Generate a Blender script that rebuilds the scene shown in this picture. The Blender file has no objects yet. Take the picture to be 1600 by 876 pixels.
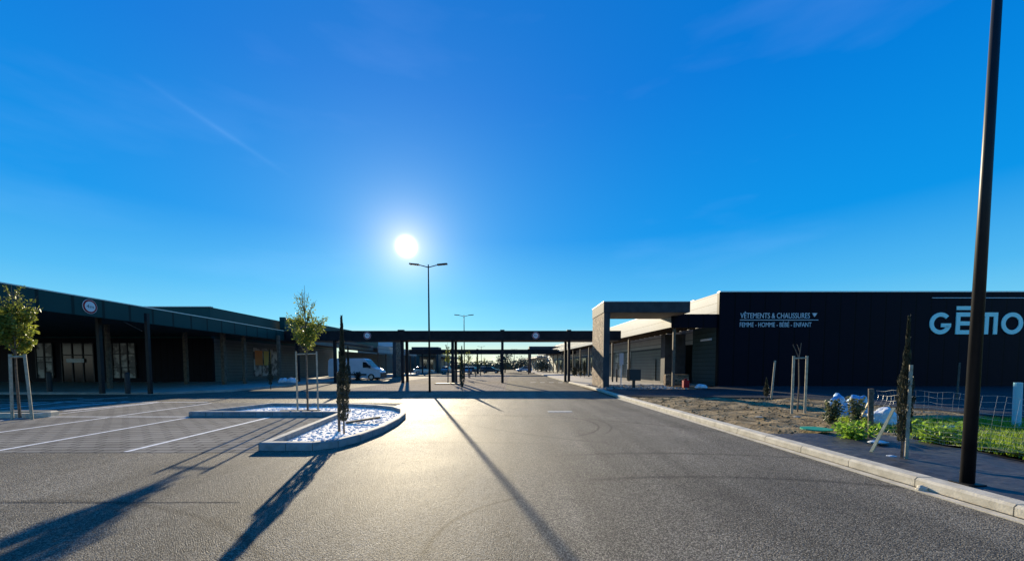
import bpy, bmesh, math, random
from mathutils import Vector, Matrix, noise
R = math.radians
random.seed(7)
C = bpy.context.scene.collection

# ------------------------------------------------------------------ camera
FPX, CX, CY, PITCH, CAMZ = 601.0, 800.0, 603.0, R(3.0), 1.6
cam_d = bpy.data.cameras.new('camera'); cam = bpy.data.objects.new('camera', cam_d); C.objects.link(cam)
cam.location = (0, 0, CAMZ); cam.rotation_euler = (R(90) - PITCH, 0, 0)
cam_d.sensor_width = 36; cam_d.lens = 36 * FPX / 1600; cam_d.shift_y = (CY - 438) / 1600
cam_d.clip_start = .05; cam_d.clip_end = 6000
bpy.context.scene.camera = cam

def ray(px, py):
    f = Vector((0, math.cos(PITCH), -math.sin(PITCH))); u = Vector((0, math.sin(PITCH), math.cos(PITCH)))
    return f + Vector((1, 0, 0)) * (px - CX) / FPX + u * (CY - py) / FPX
def G(px, py, z=0):
    d = ray(px, py); t = (z - CAMZ) / d.z
    return Vector((0, 0, CAMZ)) + d * t
def D(px, py, Y):
    d = ray(px, py); return Vector((0, 0, CAMZ)) + d * (Y / d.y)

# ------------------------------------------------------------------ world, sun, exposure
sd = ray(635, 385).normalized()
SUN_EL = math.asin(sd.z); SUN_AZ = math.atan2(sd.x, sd.y)       # azimuth from +Y towards +X
w = bpy.data.worlds.new('World'); bpy.context.scene.world = w; w.use_nodes = True
nt = w.node_tree; N = nt.nodes; L = nt.links; N.clear()
out = N.new('ShaderNodeOutputWorld'); bg = N.new('ShaderNodeBackground'); L.new(bg.outputs[0], out.inputs[0])
sky = N.new('ShaderNodeTexSky'); sky.sky_type = 'NISHITA'; sky.sun_disc = False
sky.sun_elevation = SUN_EL; sky.sun_rotation = SUN_AZ
sky.altitude = 0; sky.air_density = 1.0; sky.dust_density = .4; sky.ozone_density = 3.0
SKY_STRENGTH = .05
hs = N.new('ShaderNodeHueSaturation'); hs.inputs['Saturation'].default_value = 1.55; hs.inputs['Hue'].default_value = .5
L.new(sky.outputs[0], hs.inputs['Color'])
tint = N.new('ShaderNodeMix'); tint.data_type = 'RGBA'; tint.blend_type = 'MULTIPLY'; tint.inputs[0].default_value = 1
tint.inputs[7].default_value = (.35, .95, 1.1, 1)
L.new(hs.outputs[0], tint.inputs[6])
tc = N.new('ShaderNodeTexCoord')
def vmath(op, a, b=None):
    n = N.new('ShaderNodeVectorMath'); n.operation = op
    if isinstance(a, tuple): n.inputs[0].default_value = a
    else: L.new(a, n.inputs[0])
    if b is not None:
        if isinstance(b, tuple): n.inputs[1].default_value = b
        else: L.new(b, n.inputs[1])
    return n
def fmath(op, a, b=None, c=None, clamp=False):
    n = N.new('ShaderNodeMath'); n.operation = op; n.use_clamp = clamp
    for i, v in enumerate((a, b, c)):
        if v is None: continue
        if isinstance(v, (int, float)): n.inputs[i].default_value = v
        else: L.new(v, n.inputs[i])
    return n.outputs[0]
dirn = vmath('NORMALIZE', tc.outputs['Generated']).outputs[0]
dot = vmath('DOT_PRODUCT', dirn, tuple(sd)).outputs['Value']
ang = fmath('ARCCOSINE', fmath('MINIMUM', dot, .9999999))
def glow(width, power, amp):     # amp * exp(-(ang/width)^power)
    return fmath('MULTIPLY', fmath('EXPONENT', fmath('MULTIPLY', fmath('POWER', fmath('DIVIDE', ang, width), power), -1)), amp)
def addcol(col, fac, rgb):
    m = N.new('ShaderNodeMix'); m.data_type = 'RGBA'; m.blend_type = 'MIX'; m.inputs[0].default_value = 1
    v = vmath('SCALE', rgb); L.new(fac, v.inputs['Scale'])
    return vmath('ADD', col, v.outputs[0]).outputs[0]
GL = 1 / SKY_STRENGTH
sepz = N.new('ShaderNodeSeparateXYZ'); L.new(dirn, sepz.inputs[0])
rp = N.new('ShaderNodeValToRGB'); L.new(sepz.outputs[2], rp.inputs[0]); el_ = rp.color_ramp.elements
stops = [(0, (.62, .58, .50)), (.045, (.36, .45, .45)), (.10, (.11, .36, .52)), (.17, (.05, .28, .51)), (.3, (.002, .175, .47)), (.55, (.0, .115, .41)), (1, (0, .07, .30))]
el_[0].position, el_[0].color = stops[0][0], (*stops[0][1], 1); el_[1].position, el_[1].color = stops[-1][0], (*stops[-1][1], 1)
for p_, c_ in stops[1:-1]: e_ = el_.new(p_); e_.color = (*c_, 1)
rs = vmath('SCALE', rp.outputs[0]); rs.inputs['Scale'].default_value = 1 / SKY_STRENGTH
sm = N.new('ShaderNodeMix'); sm.data_type = 'RGBA'; sm.inputs[0].default_value = .86; L.new(tint.outputs[2], sm.inputs[6]); L.new(rs.outputs[0], sm.inputs[7])
col = sm.outputs[2]
col = addcol(col, glow(.0185, 3, 2.2 * GL), (1, .80, .36))        # the disc as the eye sees it
col = addcol(col, glow(.045, 1.0, .55 * GL), (1, .74, .34))         # aureole
col = addcol(col, glow(.24, 1.1, .075 * GL), (.8, .75, .55))
# faint high vapour and one contrail
sep = N.new('ShaderNodeSeparateXYZ'); L.new(dirn, sep.inputs[0])
mp = N.new('ShaderNodeMapping'); mp.inputs['Scale'].default_value = (1.2, 1.2, 5); L.new(dirn, mp.inputs[0])
nz = N.new('ShaderNodeTexNoise'); nz.inputs['Scale'].default_value = 2.2; nz.inputs['Detail'].default_value = 5; L.new(mp.outputs[0], nz.inputs['Vector'])
vap = fmath('MULTIPLY', fmath('SUBTRACT', nz.outputs[0], .54, clamp=True), .16 * GL)
col = addcol(col, vap, (.42, .42, .55))
c1, c2 = ray(268, 153).normalized(), ray(418, 252).normalized(); cn = c1.cross(c2).normalized(); cm = (c1 + c2).normalized()
band = fmath('EXPONENT', fmath('MULTIPLY', fmath('POWER', fmath('DIVIDE', fmath('ABSOLUTE', vmath('DOT_PRODUCT', dirn, tuple(cn)).outputs['Value']), .0045), 1.6), -1))
cang = fmath('ARCCOSINE', fmath('MINIMUM', vmath('DOT_PRODUCT', dirn, tuple(cm)).outputs['Value'], .99999))
lim = fmath('SUBTRACT', 1, fmath('SMOOTH_MIN', fmath('DIVIDE', cang, .13), 1, .1), clamp=True)
col = addcol(col, fmath('MULTIPLY', fmath('MULTIPLY', band, lim), .035 * GL), (.5, .6, .6))
L.new(col, bg.inputs[0]); bg.inputs[1].default_value = SKY_STRENGTH

sun_d = bpy.data.lights.new('sun', 'SUN'); sun_d.energy = 5.0; sun_d.angle = R(.5); sun_d.color = (1, .85, .60)
sun = bpy.data.objects.new('sun', sun_d); C.objects.link(sun)
sl = Vector((math.sin(SUN_AZ) * math.cos(SUN_EL - R(1.2)), math.cos(SUN_AZ) * math.cos(SUN_EL - R(1.2)), math.sin(SUN_EL - R(1.2))))
sun.rotation_euler = sl.to_track_quat('Z', 'Y').to_euler(); sun.location = (0, 0, 30)
vs = bpy.context.scene.view_settings
vs.view_transform = 'Standard'; vs.look = 'None'; vs.gamma = 1; vs.exposure = 0.9; vs.use_curve_mapping = False
bpy.context.scene.render.engine = 'CYCLES'

# ------------------------------------------------------------------ helpers
class MB:
    def __init__(s): s.bm = bmesh.new()
    def box(s, x0, x1, y0, y1, z0, z1, sk=0.0):      # sk: x shift per metre of y (sheared walls)
        v = [s.bm.verts.new((x + sk * (y - y0), y, z)) for z in (z0, z1) for y in (y0, y1) for x in (x0, x1)]
        for f in ((0, 2, 3, 1), (4, 5, 7, 6), (0, 1, 5, 4), (2, 6, 7, 3), (0, 4, 6, 2), (1, 3, 7, 5)):
            s.bm.faces.new([v[i] for i in f])
        return s
    def obox(s, c, size, rot):                        # oriented box
        M = Matrix.Translation(c) @ rot.to_4x4()
        r = bmesh.ops.create_cube(s.bm, size=1); bmesh.ops.scale(s.bm, vec=size, verts=r['verts']); bmesh.ops.transform(s.bm, matrix=M, verts=r['verts'])
        return s
    def tube(s, pts, rad, n=8, cap=True):
        pts = [Vector(p) for p in pts]; rad = rad if isinstance(rad, (list, tuple)) else [rad] * len(pts)
        rings = []; a = None
        for i, p in enumerate(pts):
            t = (pts[min(i + 1, len(pts) - 1)] - pts[max(i - 1, 0)]).normalized()
            if a is None:
                a = t.orthogonal().normalized()
            a = (a - t * a.dot(t)).normalized(); b = t.cross(a)
            rings.append([s.bm.verts.new(p + (a * math.cos(2 * math.pi * k / n) + b * math.sin(2 * math.pi * k / n)) * rad[i]) for k in range(n)])
        for i in range(len(rings) - 1):
            for k in range(n):
                s.bm.faces.new((rings[i][k], rings[i][(k + 1) % n], rings[i + 1][(k + 1) % n], rings[i + 1][k]))
        if cap:
            s.bm.faces.new(rings[0][::-1]); s.bm.faces.new(rings[-1])
        return s
    def prism(s, poly, z0, z1):                       # polygon in xy, extruded
        b = [s.bm.verts.new((p[0], p[1], z0)) for p in poly]; t = [s.bm.verts.new((p[0], p[1], z1)) for p in poly]
        n = len(poly); s.bm.faces.new(t); s.bm.faces.new(b[::-1])
        for i in range(n): s.bm.faces.new((b[i], b[(i + 1) % n], t[(i + 1) % n], t[i]))
        return s
    def sheet(s, poly, z):
        s.bm.faces.new([s.bm.verts.new((p[0], p[1], z)) for p in poly]); return s
    def quad(s, a, b, c, d):
        s.bm.faces.new([s.bm.verts.new(q) for q in (a, b, c, d)]); return s
    def side(s, poly, x0, x1, bev=0):                 # polygon in (y,z) -> here (u,z), extruded along x
        pass
    def build(s, name, mat, parent=None, smooth=False, bevel=0, tri=False):
        bm = s.bm
        if bevel:
            bmesh.ops.bevel(bm, geom=[e for e in bm.edges if len(e.link_faces) == 2 and e.calc_face_angle(0) > .5], offset=bevel, segments=2, affect='EDGES', clamp_overlap=True)
        bmesh.ops.recalc_face_normals(bm, faces=bm.faces)
        me = bpy.data.meshes.new(name); bm.to_mesh(me); bm.free()
        if smooth: me.polygons.foreach_set('use_smooth', [True] * len(me.polygons))
        me.materials.append(mat); o = bpy.data.objects.new(name, me); C.objects.link(o)
        if parent:
            o.parent = parent
            M = Matrix.Identity(4); q = parent
            while q: M = Matrix.LocRotScale(q.location, q.rotation_euler, q.scale) @ M if q.type == 'EMPTY' else M; q = q.parent
            o.matrix_parent_inverse = Matrix.Identity(4)
            me.transform(M.inverted())
        return o
def thing(name, label, cat, loc=(0, 0, 0), group=None):
    o = bpy.data.objects.new(name, None); C.objects.link(o); o.empty_display_size = .3
    o.location = loc; o['label'] = label; o['category'] = cat
    if group: o['group'] = group
    return o
def tag(o, label, cat, group=None):
    o['label'] = label; o['category'] = cat
    if group: o['group'] = group
    return o
def struct(o): o['kind'] = 'structure'; return o
def stuff(o, label=None, cat=None):
    o['kind'] = 'stuff'
    if label: tag(o, label, cat)
    return o
def copy_tree(o, parent=None, mats=None):
    c = o.copy(); C.objects.link(c); c.parent = parent
    for ch in [k for k in C.objects if k.parent == o]: copy_tree(ch, c)
    return c
def place(proto, loc, rz=0, label=None, sc=1, group=None):
    c = copy_tree(proto); c.location = loc; c.rotation_euler = (0, 0, rz); c.scale = (sc,) * 3
    if label: c['label'] = label
    if group: c['group'] = group
    return c

# ------------------------------------------------------------------ materials
def mat(name, col, rough=.6, metal=0, spec=.5, trans=0):
    m = bpy.data.materials.new(name); m.use_nodes = True
    b = m.node_tree.nodes['Principled BSDF']
    b.inputs['Base Color'].default_value = (*col, 1); b.inputs['Roughness'].default_value = rough
    b.inputs['Metallic'].default_value = metal; b.inputs['Specular IOR Level'].default_value = spec
    b.inputs['Transmission Weight'].default_value = trans
    return m
def noisy(name, c0, c1, scale=5, rough=.7, bump=0, bscale=None, spec=.5, metal=0, detail=6, lo=.35, hi=.65, second=None):
    m = mat(name, c0, rough, metal, spec); nt = m.node_tree; n = nt.nodes; l = nt.links; b = n['Principled BSDF']
    tc = n.new('ShaderNodeTexCoord'); t = n.new('ShaderNodeTexNoise'); t.inputs['Scale'].default_value = scale; t.inputs['Detail'].default_value = detail
    l.new(tc.outputs['Object'], t.inputs['Vector'])
    r = n.new('ShaderNodeValToRGB'); r.color_ramp.elements[0].position = lo; r.color_ramp.elements[1].position = hi
    r.color_ramp.elements[0].color = (*c0, 1); r.color_ramp.elements[1].color = (*c1, 1)
    l.new(t.outputs[0], r.inputs[0]); colout = r.outputs[0]
    if second:
        t3 = n.new('ShaderNodeTexNoise'); t3.inputs['Scale'].default_value = second[0]; t3.inputs['Detail'].default_value = 4
        l.new(tc.outputs['Object'], t3.inputs['Vector'])
        r3 = n.new('ShaderNodeValToRGB'); r3.color_ramp.elements[0].position = .3; r3.color_ramp.elements[1].position = .7
        r3.color_ramp.elements[0].color = (second[1],) * 3 + (1,); r3.color_ramp.elements[1].color = (second[2],) * 3 + (1,)
        l.new(t3.outputs[0], r3.inputs[0])
        mx = n.new('ShaderNodeMix'); mx.data_type = 'RGBA'; mx.blend_type = 'MULTIPLY'; mx.inputs[0].default_value = 1
        l.new(colout, mx.inputs[6]); l.new(r3.outputs[0], mx.inputs[7]); colout = mx.outputs[2]
    l.new(colout, b.inputs['Base Color'])
    if bump:
        t2 = n.new('ShaderNodeTexNoise'); t2.inputs['Scale'].default_value = bscale or scale; t2.inputs['Detail'].default_value = 5
        l.new(tc.outputs['Object'], t2.inputs['Vector'])
        bp = n.new('ShaderNodeBump'); bp.inputs['Strength'].default_value = 1; bp.inputs['Distance'].default_value = bump
        l.new(t2.outputs[0], bp.inputs['Height']); l.new(bp.outputs[0], b.inputs['Normal'])
    return m
def asphalt_mat(name, dark, light, rough=.64, bump=.009, spec=.095, arcs=()):
    m = mat(name, dark, rough, 0, spec); nt = m.node_tree; n = nt.nodes; l = nt.links; b = n['Principled BSDF']
    tc = n.new('ShaderNodeTexCoord')
    v = n.new('ShaderNodeTexVoronoi'); v.inputs['Scale'].default_value = 105; l.new(tc.outputs['Object'], v.inputs['Vector'])
    v2 = n.new('ShaderNodeTexNoise'); v2.inputs['Scale'].default_value = 70; v2.inputs['Detail'].default_value = 4; l.new(tc.outputs['Object'], v2.inputs['Vector'])
    big = n.new('ShaderNodeTexNoise'); big.inputs['Scale'].default_value = .35; big.inputs['Detail'].default_value = 7; big.inputs['Roughness'].default_value = .6
    l.new(tc.outputs['Object'], big.inputs['Vector'])
    # streaks along the paving direction
    mp = n.new('ShaderNodeMapping'); mp.inputs['Scale'].default_value = (1.5, .12, 1); mp.inputs['Rotation'].default_value = (0, 0, R(8)); l.new(tc.outputs['Object'], mp.inputs[0])
    st = n.new('ShaderNodeTexNoise'); st.inputs['Scale'].default_value = 1.2; st.inputs['Detail'].default_value = 6; l.new(mp.outputs[0], st.inputs['Vector'])
    sepc = n.new('ShaderNodeSeparateColor'); l.new(v.outputs['Color'], sepc.inputs[0])
    def mth(op, a, b_):
        q = n.new('ShaderNodeMath'); q.operation = op
        for i, x in enumerate((a, b_)):
            if isinstance(x, (int, float)): q.inputs[i].default_value = x
            else: l.new(x, q.inputs[i])
        return q.outputs[0]
    grain = mth('ADD', mth('MULTIPLY', mth('POWER', sepc.outputs[0], 2.2), .75), mth('MULTIPLY', v2.outputs[0], .4))
    mx = n.new('ShaderNodeMix'); mx.data_type = 'RGBA'; l.new(mth('MULTIPLY', mth('SUBTRACT', grain, .08), 1.15), mx.inputs[0]); mx.inputs[6].default_value = (*dark, 1); mx.inputs[7].default_value = (*light, 1)
    lo = mth('MULTIPLY', mth('ADD', mth('MULTIPLY', big.outputs[0], 1.5), .3), mth('ADD', mth('MULTIPLY', st.outputs[0], 1.1), .42))
    wear = None
    for (ax, ay, ar, amid, ahalf, aw, ak) in arcs:       # rubber left by turning tyres: bands on circles
        sb = n.new('ShaderNodeVectorMath'); sb.operation = 'SUBTRACT'; l.new(tc.outputs['Object'], sb.inputs[0]); sb.inputs[1].default_value = (ax, ay, 0)
        ln = n.new('ShaderNodeVectorMath'); ln.operation = 'LENGTH'; l.new(sb.outputs[0], ln.inputs[0])
        dt = n.new('ShaderNodeVectorMath'); dt.operation = 'DOT_PRODUCT'; l.new(sb.outputs[0], dt.inputs[0]); dt.inputs[1].default_value = (math.cos(R(amid)), math.sin(R(amid)), 0)
        cosd = mth('DIVIDE', dt.outputs['Value'], ln.outputs['Value'])
        m1 = mth('MULTIPLY', mth('SUBTRACT', cosd, math.cos(R(ahalf))), 3 / (1 - math.cos(R(ahalf)))); m1.node.use_clamp = True
        m2 = mth('SUBTRACT', 1, mth('DIVIDE', mth('ABSOLUTE', mth('SUBTRACT', ln.outputs['Value'], ar), 0), aw)); m2.node.use_clamp = True
        mm = mth('MULTIPLY', mth('MULTIPLY', m1, m2), min(.85, ak * 1.6))
        wear = mm if wear is None else mth('MAXIMUM', wear, mm)
    if wear is not None:
        m3 = mth('MULTIPLY', mth('SUBTRACT', v2.outputs[0], .30), 4.0); m3.node.use_clamp = True
        lo = mth('MULTIPLY', lo, mth('SUBTRACT', 1, mth('MULTIPLY', wear, m3)))
    sc = n.new('ShaderNodeVectorMath'); sc.operation = 'SCALE'; l.new(mx.outputs[2], sc.inputs[0]); l.new(lo, sc.inputs['Scale'])
    l.new(sc.outputs[0], b.inputs['Base Color'])
    h = mth('ADD', mth('MULTIPLY', v.outputs['Distance'], -.9), mth('MULTIPLY', v2.outputs[0], 1.1))
    bp = n.new('ShaderNodeBump'); bp.inputs['Strength'].default_value = 1; bp.inputs['Distance'].default_value = bump
    l.new(h, bp.inputs['Height']); l.new(bp.outputs[0], b.inputs['Normal'])
    rr = mth('ADD', mth('MULTIPLY', big.outputs[0], .25), rough - .12); l.new(rr, b.inputs['Roughness'])
    return m
def paver_mat(name, c0, c1, mortar, bw=.5, bh=.25, rot=0, bump=.006):
    m = mat(name, c0, .95, 0, .02); nt = m.node_tree; n = nt.nodes; l = nt.links; b = n['Principled BSDF']
    tc = n.new('ShaderNodeTexCoord'); mp = n.new('ShaderNodeMapping'); mp.inputs['Rotation'].default_value = (0, 0, rot); l.new(tc.outputs['Object'], mp.inputs[0])
    br = n.new('ShaderNodeTexBrick'); br.inputs['Scale'].default_value = 1; br.inputs['Brick Width'].default_value = bw; br.inputs['Row Height'].default_value = bh
    br.inputs['Mortar Size'].default_value = .022; br.inputs['Mortar Smooth'].default_value = .3
    br.inputs['Color1'].default_value = (*c0, 1); br.inputs['Color2'].default_value = (*c1, 1); br.inputs['Mortar'].default_value = (*mortar, 1)
    l.new(mp.outputs[0], br.inputs['Vector'])
    t = n.new('ShaderNodeTexNoise'); t.inputs['Scale'].default_value = .8; t.inputs['Detail'].default_value = 8; l.new(tc.outputs['Object'], t.inputs['Vector'])
    q = n.new('ShaderNodeMath'); q.operation = 'ADD'; q.inputs[1].default_value = .5; l.new(t.outputs[0], q.inputs[0])
    sc = n.new('ShaderNodeVectorMath'); sc.operation = 'SCALE'; l.new(br.outputs[0], sc.inputs[0]); l.new(q.outputs[0], sc.inputs['Scale']); l.new(sc.outputs[0], b.inputs['Base Color'])
    t2 = n.new('ShaderNodeTexNoise'); t2.inputs['Scale'].default_value = 60; l.new(tc.outputs['Object'], t2.inputs['Vector'])
    h = n.new('ShaderNodeMath'); h.operation = 'SUBTRACT'; l.new(t2.outputs[0], h.inputs[0]); l.new(br.outputs['Fac'], h.inputs[1])
    bp = n.new('ShaderNodeBump'); bp.inputs['Strength'].default_value = 1; bp.inputs['Distance'].default_value = bump; l.new(h.outputs[0], bp.inputs['Height']); l.new(bp.outputs[0], b.inputs['Normal'])
    return m
def ribbed(name, col, pitch=.3, axis=2, rough=.45, bump=.03, metal=0, spec=.3):
    m = mat(name, col, rough, metal, spec); nt = m.node_tree; n = nt.nodes; l = nt.links; b = n['Principled BSDF']
    tc = n.new('ShaderNodeTexCoord'); sp = n.new('ShaderNodeSeparateXYZ'); l.new(tc.outputs['Object'], sp.inputs[0])
    a = n.new('ShaderNodeMath'); a.operation = 'FRACT'; d = n.new('ShaderNodeMath'); d.operation = 'DIVIDE'; d.inputs[1].default_value = pitch
    l.new(sp.outputs[axis], d.inputs[0]); l.new(d.outputs[0], a.inputs[0])
    g = n.new('ShaderNodeMath'); g.operation = 'LESS_THAN'; g.inputs[1].default_value = .1; l.new(a.outputs[0], g.inputs[0])
    t = n.new('ShaderNodeTexNoise'); t.inputs['Scale'].default_value = .9; t.inputs['Detail'].default_value = 6; l.new(tc.outputs['Object'], t.inputs['Vector'])
    mx = n.new('ShaderNodeMix'); mx.data_type = 'RGBA'; l.new(t.outputs[0], mx.inputs[0]); mx.inputs[6].default_value = (*[c * .8 for c in col], 1); mx.inputs[7].default_value = (*[min(1, c * 1.2) for c in col], 1)
    m2 = n.new('ShaderNodeMix'); m2.data_type = 'RGBA'; l.new(g.outputs[0], m2.inputs[0]); l.new(mx.outputs[2], m2.inputs[6]); m2.inputs[7].default_value = (*[c * .35 for c in col], 1)
    l.new(m2.outputs[2], b.inputs['Base Color'])
    bp = n.new('ShaderNodeBump'); bp.inputs['Strength'].default_value = .6; bp.inputs['Distance'].default_value = bump; l.new(a.outputs[0], bp.inputs['Height']); l.new(bp.outputs[0], b.inputs['Normal'])
    return m
def stone_mat(name):
    m = mat(name, (.3, .25, .2), .85); nt = m.node_tree; n = nt.nodes; l = nt.links; b = n['Principled BSDF']
    tc = n.new('ShaderNodeTexCoord'); mp = n.new('ShaderNodeMapping'); mp.inputs['Scale'].default_value = (1, 1, 1.9); l.new(tc.outputs['Object'], mp.inputs[0])
    v = n.new('ShaderNodeTexVoronoi'); v.inputs['Scale'].default_value = 3.6; l.new(mp.outputs[0], v.inputs['Vector'])
    e = n.new('ShaderNodeTexVoronoi'); e.feature = 'DISTANCE_TO_EDGE'; e.inputs['Scale'].default_value = 3.6; l.new(mp.outputs[0], e.inputs['Vector'])
    sp = n.new('ShaderNodeSeparateColor'); l.new(v.outputs['Color'], sp.inputs[0])
    r = n.new('ShaderNodeValToRGB'); cr = r.color_ramp; cr.elements[0].color = (.09, .06, .04, 1); cr.elements[1].color = (.36, .27, .17, 1)
    k = cr.elements.new(.45); k.color = (.21, .135, .075, 1); k = cr.elements.new(.8); k.color = (.27, .15, .09, 1); l.new(sp.outputs[0], r.inputs[0])
    g = n.new('ShaderNodeValToRGB'); g.color_ramp.elements[0].position = .01; g.color_ramp.elements[1].position = .06; g.color_ramp.elements[0].color = (.4, .4, .4, 1); l.new(e.outputs['Distance'], g.inputs[0])
    mx = n.new('ShaderNodeMix'); mx.data_type = 'RGBA'; mx.blend_type = 'MULTIPLY'; mx.inputs[0].default_value = 1; l.new(r.outputs[0], mx.inputs[6]); l.new(g.outputs[0], mx.inputs[7]); l.new(mx.outputs[2], b.inputs['Base Color'])
    bp = n.new('ShaderNodeBump'); bp.inputs['Strength'].default_value = 1; bp.inputs['Distance'].default_value = .05; l.new(g.outputs[0], bp.inputs['Height']); l.new(bp.outputs[0], b.inputs['Normal'])
    return m
def leaf_mat(name, col, col2, trans=.5):
    m = bpy.data.materials.new(name); m.use_nodes = True; nt = m.node_tree; n = nt.nodes; l = nt.links
    b = n['Principled BSDF']; b.inputs['Roughness'].default_value = .5
    tc = n.new('ShaderNodeTexCoord'); t = n.new('ShaderNodeTexNoise'); t.inputs['Scale'].default_value = 7; t.inputs['Detail'].default_value = 3; l.new(tc.outputs['Object'], t.inputs['Vector'])
    r = n.new('ShaderNodeValToRGB'); r.color_ramp.elements[0].position = .35; r.color_ramp.elements[1].position = .65
    r.color_ramp.elements[0].color = (*col, 1); r.color_ramp.elements[1].color = (*col2, 1); l.new(t.outputs[0], r.inputs[0]); l.new(r.outputs[0], b.inputs['Base Color'])
    tr = n.new('ShaderNodeBsdfTranslucent'); l.new(r.outputs[0], tr.inputs[0])
    mx = n.new('ShaderNodeMixShader'); mx.inputs[0].default_value = trans; l.new(b.outputs[0], mx.inputs[1]); l.new(tr.outputs[0], mx.inputs[2]); l.new(mx.outputs[0], n['Material Output'].inputs[0])
    return m

M = {}
M['asphalt'] = asphalt_mat('asphalt', (.010, .009, .008), (.35, .32, .255), arcs=[(*a_[:2], *a_[2:]) for a_ in (
    (G(890, 660).x - 1.6, G(890, 660).y - .3, 2.3, 0, 60, .05, .55), (G(890, 660).x - 1.6, G(890, 660).y - .3, 2.62, 0, 40, .04, .4),
    (G(660, 719).x, G(660, 719).y - .25, .38, 90, 60, .03, .75), (G(660, 719).x - .05, G(660, 719).y - .28, .25, 100, 65, .03, .7), (G(660, 719).x - .35, G(660, 719).y - .2, .4, 105, 50, .025, .5),
    (G(664, 860).x + 1.5, G(664, 860).y, 1.5, 150, 38, .045, .65),
    (2.6, -1.5, 7.0, 75, 30, .10, .35), (2.6, -1.5, 8.5, 75, 28, .10, .3), (-2, 3, 9.5, 60, 35, .09, .3), (6, 16, 9, 215, 30, .1, .28), (-5.5, -.5, 5.0, 70, 35, .07, .35), (-1, -3, 11.0, 100, 18, .12, .3))])
M['service'] = asphalt_mat('shade_dark_asphalt', (.02, .022, .025), (.07, .075, .08), bump=.004, spec=.1)  # dark bluish colour carries the shade before the right shop
M['far_asphalt'] = asphalt_mat('far_asphalt', (.065, .057, .046), (.26, .225, .175), rough=.85, bump=.003, spec=.035)
M['paver'] = paver_mat('paver', (.24, .225, .19), (.265, .25, .215), (.08, .075, .068))
M['paver_warm'] = paver_mat('paver_warm', (.23, .195, .16), (.31, .26, .215), (.06, .05, .042), .6, .3)
M['walk'] = noisy('walk_concrete', (.30, .27, .23), (.42, .38, .33), 1.5, .8, .003, 40)
M['kerb'] = noisy('kerb_concrete', (.42, .38, .29), (.58, .53, .42), 6, .85, .003, 50)
M['kerb_grey'] = noisy('kerb_grey', (.20, .21, .21), (.30, .31, .31), 6, .8, .003, 50)
M['paint'] = noisy('road_paint', (.55, .55, .52), (.8, .8, .77), 14, .6, .001, 40, lo=.3, hi=.5)
M['worn'] = asphalt_mat('tyre_worn', (.013, .012, .011), (.205, .193, .165), bump=.0055, spec=.06)
M['skid'] = noisy('skid_rubber', (.04, .038, .035), (.14, .13, .115), 40, .95, .004, 60, spec=.03)
M['soil'] = noisy('dry_soil', (.13, .095, .05), (.40, .30, .165), 2.2, .95, .03, 16, spec=.1, detail=12, second=(9, .6, 1.15))
M['grassland'] = noisy('far_grass', (.05, .06, .025), (.11, .10, .05), .05, .95, .02, 3)
M['fabric'] = noisy('weed_fabric', (.018, .018, .02), (.045, .045, .05), 12, .55, .02, 5)
M['navy'] = ribbed('navy_cladding', (.0035, .003, .010), 1.1, 0, .5, .006, spec=.08)
M['navy_dark'] = ribbed('dark_shopfront', (.005, .005, .012), .6, 0, .5, .01, spec=.1)
M['teal'] = ribbed('green_grey_fascia', (.008, .055, .053), 1.4, 1, .5, .004, spec=.15)
M['teal_up'] = ribbed('green_grey_parapet', (.012, .072, .066), 1.0, 2, .5, .004, spec=.15)
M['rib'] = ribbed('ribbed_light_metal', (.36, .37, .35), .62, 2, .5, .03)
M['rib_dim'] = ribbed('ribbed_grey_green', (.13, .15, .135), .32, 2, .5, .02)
M['rib_shade'] = ribbed('ribbed_painted_shade', (.05, .075, .07), .32, 2, .6, .02, spec=.1)  # darker copy of the ribbed wall, shade under portal and canopy painted in
M['cap'] = mat('metal_cap', (.5, .52, .52), .35, .6)
M['steel'] = noisy('dark_steel', (.006, .006, .007), (.012, .012, .013), 3, .45, spec=.3)
M['gantry'] = noisy('gantry_steel', (.014, .012, .014), (.024, .021, .023), 2, .6, .002, 30, spec=.15)
M['wood_post'] = noisy('timber_post', (.09, .065, .045), (.17, .13, .09), 6, .8, .004, 30)
M['stone'] = stone_mat('rubble_stone')
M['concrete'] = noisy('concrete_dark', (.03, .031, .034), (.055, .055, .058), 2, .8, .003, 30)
M['lit_soffit'] = noisy('lit_soffit', (.25, .22, .17), (.33, .29, .22), 2, .8)  # pale colour stands in for light on the underside of the lintel
M['stake'] = noisy('stake_wood', (.28, .24, .17), (.42, .37, .27), 12, .8, .003, 60)
M['slat'] = noisy('fresh_slat', (.55, .45, .22), (.68, .57, .32), 12, .7, .002, 60)
M['bark'] = noisy('bark', (.07, .055, .04), (.15, .12, .09), 20, .9, .004, 60)
M['leaf'] = leaf_mat('leaf_spring', (.12, .16, .02), (.28, .30, .05), .5)
M['leaf_dark'] = leaf_mat('leaf_evergreen', (.025, .03, .018), (.065, .062, .03), .15)
M['leaf_laurel'] = leaf_mat('leaf_laurel', (.05, .08, .03), (.16, .17, .09), .35)
M['leaf_bright'] = leaf_mat('leaf_bright', (.13, .28, .02), (.32, .46, .06), .5)
M['leaf_far'] = leaf_mat('leaf_far', (.045, .07, .045), (.07, .09, .055), .06)
M['grass'] = leaf_mat('grass_blade', (.10, .22, .01), (.36, .46, .04), .5)
M['stonewhite'] = noisy('white_mulch', (.84, .81, .74), (.93, .91, .85), 8, .85, .02, 20)
M['mulch_bed'] = noisy('pale_mulch_bed', (.86, .83, .75), (.93, .90, .84), 5, .9, .006, 12)
M['white'] = noisy('white_paint', (.68, .70, .71), (.76, .77, .78), 1.5, .35)
M['glass'] = mat('window_glass', (.012, .016, .018), .12, 0, .35)
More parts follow.
